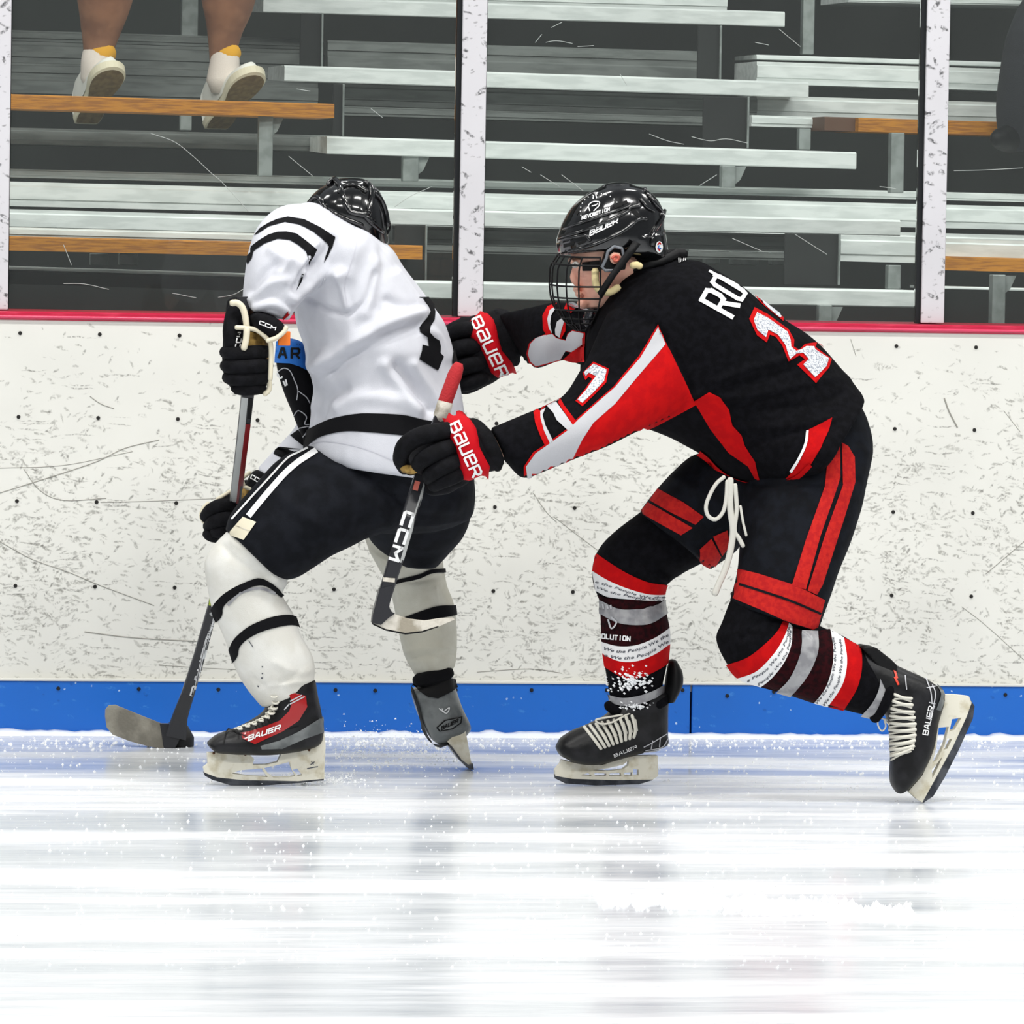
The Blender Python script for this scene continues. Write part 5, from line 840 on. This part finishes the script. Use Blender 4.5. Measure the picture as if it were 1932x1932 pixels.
# --- hanging elbow guard of the far arm
ya = YW+.1
eg, SE = cloth('elbow_guard', [loft([(524, 643, 572, 652, ya, .05), (523, 662, 577, 668, ya, .055), (522, 690, 583, 700, ya, .055), (534, 735, 598, 735, ya, .055), (550, 775, 590, 772, ya, .045), (563, 808, 585, 808, ya, .035), (574, 834, 584, 834, ya, .02)], cap=(.25, .3))], BST, pw, amp=.001, vox=.004, it=2, label='black elbow guard with blue band')
decal([T5([(655, 445), (720, 428), (800, 440), (835, 480), (850, 560), (868, 650), (800, 612), (740, 592), (645, 588)])], SE, BLUEC, 'blue_band', eg, .0025, 5)
decal(letters('AR', T5([(672, 552)])[0], (22.5, .8), (.5, -17), .62, .24), SE, MATTE, 'lettering', eg, .0042, raw=True, label='black lettering AR')
stripes([T5(q) for q in ([(660, 650), (700, 625), (740, 640), (770, 700), (795, 770), (788, 840)], [(800, 780), (850, 820), (872, 860)], [(770, 945), (800, 910), (850, 950), (840, 1000), (868, 1005)], [(800, 1030), (865, 1020), (850, 1060), (830, 1090)])], SE, GPAT, 'print', eg, 1.8, .0022)
stripes([T5(q) for q in ([(660, 655), (680, 690), (695, 680)], [(700, 710), (715, 745)], [(715, 700), (725, 740)])], SE, TXT, 'print', eg, 3, .0026)
# --- gloves
def glv(lbl, hand, fingers):
    g, S = cloth('glove', hand, GLV, pw, amp=.0015, vox=.004, it=4, sc=22, label=lbl)
    for q in fingers: mk('finger', *ptube(q, 12, 4), GLV, g)
    return g, S
yg = YW-.22
g3, SG3 = glv('upper black glove with cream piping, gripping the stick top', [loft([(428, 570, 462, 566, yg+.03, .03), (424, 600, 470, 600, yg+.02, .035), (420, 640, 500, 640, yg+.01, .045), (419, 680, 508, 680, yg+.01, .05), (424, 715, 508, 715, yg+.01, .048), (440, 738, 498, 738, yg+.01, .04)], cap=(.5, .3), ex=2.3)],
   [[(500, 664, yg-.01, 13), (486, 666, yg-.045, 15), (462, 668, yg-.06, 15), (438, 668, yg-.05, 14), (425, 664, yg-.015, 12)], [(504, 690, yg-.01, 13), (490, 690, yg-.05, 15), (463, 692, yg-.065, 15), (436, 692, yg-.05, 14), (426, 690, yg-.015, 12)], [(502, 714, yg-.01, 12), (488, 713, yg-.045, 14), (463, 715, yg-.06, 14.5), (440, 715, yg-.048, 13), (430, 712, yg-.015, 12)], [(494, 734, yg-.01, 10), (482, 732, yg-.04, 12), (463, 734, yg-.052, 13), (446, 732, yg-.04, 12)]])
mk('thumb', *ptube([(440, 655, yg-.03, 17), (437, 625, yg-.03, 17), (440, 595, yg-.02, 15), (446, 576, yg-.01, 13)], 12), GLV, g3)
cf, SC3 = cloth('cuff', [loft([(470, 600, 486, 588, yg-.02, .045), (474, 618, 510, 594, yg-.02, .05), (492, 632, 530, 606, yg-.02, .05), (514, 640, 540, 622, yg-.02, .045)], cap=(.3, .3), ex=2.6)], GLV, g3, amp=.0005, vox=.004, it=2)
cf['label'] = 'flared cuff with white lettering'
decal([T5([(445, 500), (440, 440), (470, 380), (540, 400), (600, 450), (612, 600), (590, 660), (570, 560), (520, 500)])], SG3, GOLD, 'palm', g3, .003, 5, label='tan ribbed palm')
def pipe(pts, r, off): return tube([P(x, y, yg+off) for x, y in T5(pts)], r, 8, 3)
mk('piping', *join([pipe([(350, 185), (385, 185), (420, 215), (440, 280), (450, 350)], .0075, -.05), pipe([(380, 350), (450, 355), (520, 370), (590, 430), (612, 470), (612, 600), (608, 700)], .0055, -.055), pipe([(450, 360), (445, 430), (430, 490)], .0075, -.075), pipe([(590, 440), (650, 420), (700, 380), (715, 350)], .0055, -.07), pipe([(600, 700), (600, 770), (570, 800)], .006, -.03)]), CREAM, g3)
decal(letters('CCM', T5([(535, 325)])[0], (10.6, 4.2), (1.3, -5.5), .85, .3), SC3, TXT, 'lettering', cf, .002, raw=True)
decal(letters('CCM', T5([(370, 490)])[0], (2., -11), (8, 0), .75, .3), Surf(*ptube([(440, 655, yg-.03, 17), (437, 625, yg-.03, 17), (440, 595, yg-.02, 15), (446, 576, yg-.01, 13)], 12)), TXT, 'lettering', g3, .002, raw=True)
mk('tag', *bbox_bev(P(525, 642, yg-.045)+np.array([0, 0, -.012]), P(547, 630, yg-.03)+np.array([0, 0, .006]), .002), ORANGE, g3, False, 'orange tag')
yl = YW+.1
g4, SG4 = glv('lower black glove with cream piping, half hidden by the thigh', [loft([(462, 905, 500, 930, yl+.02, .04), (440, 925, 485, 955, yl+.02, .045), (405, 945, 470, 985, yl, .05), (390, 960, 452, 1008, yl, .045), (384, 985, 425, 1022, yl, .035)], cap=(.2, .4), ex=2.3)],
   [[(440, 962, yl-.03, 14), (420, 955, yl-.05, 15), (400, 962, yl-.04, 14), (388, 975, yl-.01, 12)], [(448, 980, yl-.03, 14), (425, 978, yl-.055, 15), (405, 984, yl-.045, 14), (394, 994, yl-.01, 12)], [(445, 1000, yl-.02, 12), (425, 998, yl-.045, 14), (408, 1004, yl-.04, 13)], [(425, 1012, yl-.02, 10), (405, 1012, yl-.03, 12), (392, 1008, yl-.02, 11)]])
decal([T5([(420, 1425), (470, 1440), (520, 1480), (470, 1560), (410, 1600), (400, 1520)])], SG4, GOLD, 'palm', g4, .003, 5, label='tan palm')
cf4, SC4 = cloth('cuff', [loft([(462, 915, 492, 940, yl-.02, .035), (474, 893, 506, 918, yl-.01, .04), (484, 886, 512, 906, yl, .035)], cap=(.2, .2), ex=2.5)], GLV, g4, amp=.0005, vox=.004, it=2)
decal(letters('CCM', T5([(478, 1368)])[0], (6.8, 3.9), (2.6, -6.), .8, .3), SC4, TXT, 'lettering', cf4, .002, raw=True)
mk('piping', *join([tube([P(x, y, yl-.05) for x, y in T5(q)], .0045, 8, 3) for q in ([(430, 1425), (480, 1445), (540, 1490)], [(430, 1420), (420, 1370), (470, 1330)])]+[tube([P(x, y, yl-.01) for x, y in T5([(250, 1510), (300, 1480), (340, 1455)])], .0045, 8, 3), tube([P(x, y, yl+.0) for x, y in T5([(190, 1540), (155, 1580), (145, 1630), (180, 1680)])], .006, 8, 3)]), CREAM, g4)
# --- near leg
YN = YW-.12
ns, SN_ = cloth('sock', [loft([(432, 1000, 515, 1066, YN, .09), (402, 1030, 540, 1088, YN, .09), (386, 1060, 540, 1104, YN, .088), (389, 1095, 532, 1122, YN, .085), (400, 1148, 555, 1160, YN, .082), (424, 1208, 569, 1198, YN, .08), (444, 1260, 591, 1240, YN, .075), (466, 1298, 594, 1275, YN, .065), (494, 1334, 590, 1296, YN, .055)], cap=(.2, .1))], SOCKW, pw,
  [([(440, 1022), (480, 1050), (520, 1092)], 7, .005), ([(420, 1030), (450, 1060), (500, 1090)], 7, -.005), ([(500, 1300), (540, 1290), (590, 1284)], 5, .004), ([(480, 1280), (510, 1300), (560, 1270)], 6, -.004), ([(405, 1140), (450, 1110), (525, 1118)], 4, .004), ([(520, 1250), (560, 1270), (592, 1262)], 8, .004)], .003, .005, label='off-white sock of the near leg with two black stripes')
band([(400, 1150), (404, 1140), (424, 1120), (455, 1102), (486, 1091), (508, 1098), (524, 1110), (534, 1124)], [(400, 1185), (419, 1163), (421, 1147), (434, 1132), (460, 1114), (486, 1105), (505, 1108), (530, 1128)], SN_, BST, 'stripe', ns, .0024, False, 'black stripe below the knee')
band([(432, 1226), (438, 1212), (447, 1200), (471, 1181), (509, 1165), (543, 1160), (560, 1166), (567, 1182)], [(440, 1252), (449, 1238), (452, 1222), (467, 1206), (496, 1191), (535, 1181), (555, 1180), (568, 1186)], SN_, BST, 'stripe', ns, .0024, False, 'black stripe on the shin')
stripes([[(430, 1142), (455, 1118), (490, 1110), (520, 1120)]], SN_, GTAPE, 'tape', ns, 5, .0022); stripes([T6([(1195, 495), (1228, 545)])], SN_, INK, 'mark', ns, 1.5, .002)  # grey arc paints the sheen of clear tape on the sock
for q in ([(1290, 685), (1300, 690)], [(1290, 735), (1300, 738)], [(1260, 825), (1268, 835)], [(1285, 768), (1300, 768)]): stripes([T6(q)], SN_, INK, 'mark', ns, 2, .002)
k1, SK1 = cloth('skate', [loft([(508, 1288, 595, 1282, YN, .052), (502, 1315, 600, 1312, YN, .056), (498, 1340, 606, 1342, YN, .056), (474, 1358, 611, 1383, YN, .053), (450, 1370, 596, 1410, YN, .05), (432, 1377, 520, 1424, YN, .05), (408, 1386, 458, 1424, YN, .052), (391, 1400, 412, 1421, YN, .042)], cap=(.1, .35), ex=2.4)], BOOT, pw, amp=.001, vox=.004, it=3, label='near black skate with red gloss panel')
decal([T6([(1280, 1265), (1420, 1225), (1560, 1160), (1680, 1085), (1735, 1050), (1742, 1165), (1600, 1215), (1440, 1285), (1290, 1290)])], SK1, BOOTG, 'side_panel', k1, .0016, 6, label='grey lower side panel')
decal([T6([(1135, 1172), (1200, 1160), (1320, 1120), (1420, 1080), (1490, 1010), (1510, 950), (1490, 890), (1530, 880), (1610, 900), (1620, 980), (1560, 1080), (1440, 1160), (1330, 1210), (1240, 1252), (1150, 1212)])], SK1, BOOTR, 'side_panel', k1, .0024, 6, label='glossy red side panel')
decal(letters('BAUER', T6([(1190, 1228)])[0], (12.6, -4.6), (2.3, -8.8), .8, .24), SK1, TXT, 'lettering', k1, .0038, raw=True)
stripes([T6(q) for q in ([(1495, 960), (1600, 905)], [(1495, 940), (1580, 895)], [(1455, 1000), (1490, 960)])], SK1, GPAT, 'trim_print', k1, 2.2, .0035)
stripes([T6(q) for q in ([(1180, 1200), (1050, 1150), (1010, 1250)], [(1490, 1140), (1560, 1120)])], SK1, MATTE, 'seam', k1, 2, .003)
lc = []
for i, (x, y) in enumerate(T6([(1380, 900), (1390, 945), (1380, 985), (1360, 1020), (1330, 1050), (1285, 1075), (1235, 1098), (1185, 1115), (1130, 1135)])):
    a = 5.5 if i < 4 else 3.6; lc.append(tube([P(x+a*math.cos(t)*1.1, y+a*.62*math.sin(t), YN-.05-.012*math.sin(t)) for t in np.linspace(0, 5.6, 10)], .0022, 6)); lc.append(lay([(x-9, y+2), (x-2, y+1), (x+4, y+3)], SK1, .003, n=6))
mk('lace', *join(lc), LACE, k1)
mk('blade_holder', *slab(T6([(890, 1312), (1000, 1305), (1180, 1308), (1230, 1355), (1222, 1400), (1320, 1398), (1400, 1380), (1430, 1320), (1445, 1285), (1600, 1215), (1742, 1165), (1752, 1260), (1745, 1380), (1742, 1500), (1550, 1518), (1330, 1512), (1150, 1510), (960, 1490), (870, 1455), (862, 1420), (895, 1395)]), YN, .028,
   [T6([(1070, 1462), (1120, 1440), (1290, 1424), (1300, 1450), (1330, 1488), (1180, 1480)]), T6([(1305, 1422), (1420, 1395), (1490, 1375), (1500, 1420), (1530, 1480), (1490, 1490), (1370, 1492), (1330, 1460)]), T6([(1512, 1435), (1545, 1425), (1582, 1475), (1550, 1482)])], 7), HOLD, k1, False)
for x, y in T6([(940, 1318), (1012, 1315), (1090, 1318), (1170, 1328), (1480, 1295), (1555, 1292), (1635, 1295), (1730, 1190)]): mk('rivet', *tube([P(x, y, YN-.013), P(x, y, YN-.0155)], .0032, 8), mat('rusty_rivet', (92, 58, 36), .6, metal=.5), k1)
stripes([T6(q) for q in ([(1650, 1375), (1668, 1400)], [(1675, 1380), (1645, 1402)], [(1620, 1430), (1700, 1415)])], Surf(*slab([(560, 1400), (612, 1400), (612, 1470), (560, 1470)], YN, .028)), INK, 'emblem', k1, 1.6, .001)
mk('blade', *slab(T6([(862, 1452), (960, 1490), (1150, 1510), (1330, 1512), (1550, 1518), (1742, 1502), (1740, 1515), (1550, 1535), (1200, 1558), (1060, 1550), (930, 1512), (875, 1482)]), YN, .009), STEEL, k1, False)
# --- far leg
YR = YW+.30
fs2, SFR = cloth('sock', [loft([(684, 1000, 800, 1000, YR-.01, .085), (697, 1040, 832, 1045, YR, .085), (712, 1070, 838, 1074, YR, .082), (730, 1102, 844, 1106, YR, .08), (742, 1140, 857, 1142, YR, .078), (752, 1190, 861, 1190, YR, .075), (764, 1237, 861, 1235, YR, .068), (786, 1278, 858, 1258, YR, .055)], cap=(.2, .12))], SOCKG, pw,
   [([(700, 1040), (750, 1065), (800, 1070)], 6, .005), ([(745, 1100), (800, 1095), (840, 1085)], 5, -.004), ([(822, 1110), (826, 1140), (832, 1200)], 3, .004), ([(765, 1230), (810, 1222), (860, 1225)], 5, .004), ([(765, 1245), (820, 1236), (860, 1236)], 4, -.004), ([(720, 1010), (745, 1040), (770, 1060)], 6, -.005)], .003, .005, label='greyish white sock of the far leg, seen from behind')
band([(755, 1168), (775, 1160), (823, 1144), (858, 1142)], [(755, 1172), (780, 1172), (810, 1170), (862, 1160)], SFR, BST, 'stripe', fs2, .0024, True, 'black stripe')
band([(732, 1100), (747, 1094), (790, 1084), (812, 1075), (842, 1072)], [(734, 1108), (752, 1101), (790, 1092), (815, 1082), (844, 1080)], SFR, BST, 'stripe', fs2, .0024, True, 'thin black stripe')
roll('ankle_roll', [(790, 1283, YR-.03, 13), (815, 1278, YR-.05, 14), (845, 1270, YR-.04, 13)], BST, fs2)
k2, SK2 = cloth('skate', [loft([(786, 1275, 850, 1262, YR, .045), (790, 1298, 856, 1290, YR, .05), (776, 1302, 860, 1300, YR, .055), (786, 1340, 872, 1335, YR, .06), (800, 1372, 884, 1360, YR, .06), (812, 1392, 888, 1374, YR, .05), (826, 1404, 880, 1388, YR, .03)], cap=(.1, .2), ex=2.8)], BOOTG, pw, amp=.001, vox=.004, it=3, label='far skate seen from behind, heel raised')
decal([T7([(425, 1325), (480, 1300), (560, 1290), (700, 1290), (718, 1340), (680, 1370), (600, 1410), (540, 1400), (480, 1360)])], SK2, MATTE, 'heel_collar', k2, .004, 5)
stripes([T7([(438, 1330), (480, 1450), (510, 1560), (550, 1650), (600, 1690), (680, 1675)])], SK2, MATTE, 'sole_edge', k2, 4, .004)
decal([T7([(590, 1585), (640, 1540), (745, 1520), (740, 1560), (690, 1595), (610, 1610)])], SK2, MATTE, 'heel_badge', k2, .0035, 4); decal([T7([(602, 1584), (645, 1546), (736, 1527), (732, 1556), (686, 1588), (615, 1602)])], SK2, BOOTG, 'heel_badge', k2, .0048, 4)
decal(letters('BAUER', T7([(620, 1598)])[0], (6.3, -2.9), (1.2, -6.2), .8, .26), SK2, MATTE, 'lettering', k2, .0062, raw=True)
stripes([T7(q) for q in ([(605, 1470), (650, 1500), (668, 1465), (630, 1490), (625, 1470)],)], SK2, TXT, 'emblem', k2, 1.6, .004)
mk('blade_holder', *slab(T7([(650, 1665), (700, 1620), (760, 1600), (778, 1700), (792, 1780), (804, 1832), (760, 1812), (700, 1730)]), YR-.02, .05, step=8), HOLD, k2, False)
mk('blade', *slab(T7([(655, 1690), (668, 1685), (730, 1770), (775, 1805), (800, 1795), (806, 1835), (775, 1828), (720, 1775)]), YR-.02, .08), STEEL, k2, False)
# ================================================================ his stick and the puck
sw = thing('hockey_stick', tuple(P(440, 960, YW)), 'grey and dark red hockey stick with worn white blade held by the player in white', 'stick')
pth = [(458, 560), (467, 745), (455, 850), (443, 950), (424, 1050), (403, 1140), (377, 1235), (354, 1310), (340, 1350), (331, 1392)]
yfw = lambda x, y: np.interp(y, [560, 745, 950, 1050, 1300, 1400], [yg-.01, yg+.0, yl-.04, -.74, -.43, -.375])
shw, SSW = shaft('shaft', pth, [20, 24, 22, 21, 21, 20, 22, 24, 28, 40], .022, CARB, sw, yfw)
V_ = [[(462, 750), (452, 850), (440, 945), (438, 965)]]
stripes(V_, SSW, SILV, 'print', shw, 12, .0012, label='silver face print'); stripes([[(473, 752), (470, 790)]], SSW, MATTE, 'print', shw, 7, .0014); stripes([[(468, 800), (458, 880), (450, 950)]], SSW, SRED, 'print', shw, 9, .0016, label='deep red print')
decal(letters('BAUER', (371, 1314), (6.6, -23.5), (-11.5, -3.2), .8, .26), SSW, TXT, 'lettering', shw, .0014, raw=True, label='silver lettering running up the shaft')
stripes([[(398, 1128), (396, 1142)]], SSW, mat('lime_print', (170, 190, 40), .4), 'print', shw, 4, .0014); stripes([[(398, 1155), (402, 1160)]], SSW, SILV, 'print', shw, 8, .0014)
ybl = lambda x, y: -.375+.05*((x-330)/130.)**2-.0
mk('blade', *slab(T6([(545, 1100), (610, 1102), (655, 1060), (690, 1010), (760, 1010), (735, 1110), (700, 1190), (660, 1270), (600, 1290), (575, 1285)]), lambda x, y: -.375, .026, step=8), CARB, sw, False)
mk('taped_blade', *slab(T6([(148, 1050), (150, 1000), (175, 970), (225, 966), (380, 1030), (555, 1100), (568, 1180), (582, 1285), (480, 1270), (330, 1230), (200, 1180), (160, 1130)]), ybl, .016, step=8), mat('worn_grey_tape', (150, 146, 134), .9, bump=.6, bscale=120, col2=(118, 114, 104), cscale=14), sw, False, 'blade wrapped in worn pale tape')
pk = G(337, 1408); pr_ = .038
mk('puck', *tube([np.array([pk[0], pk[1], .0]), np.array([pk[0], pk[1], .003]), np.array([pk[0], pk[1], .0225]), np.array([pk[0], pk[1], .0255])], [pr_*.97, pr_, pr_, pr_*.97], 32), mat('black_rubber', (8, 8, 9), .6), None, True, 'black rubber puck on the ice beside the stick blade', 'puck')
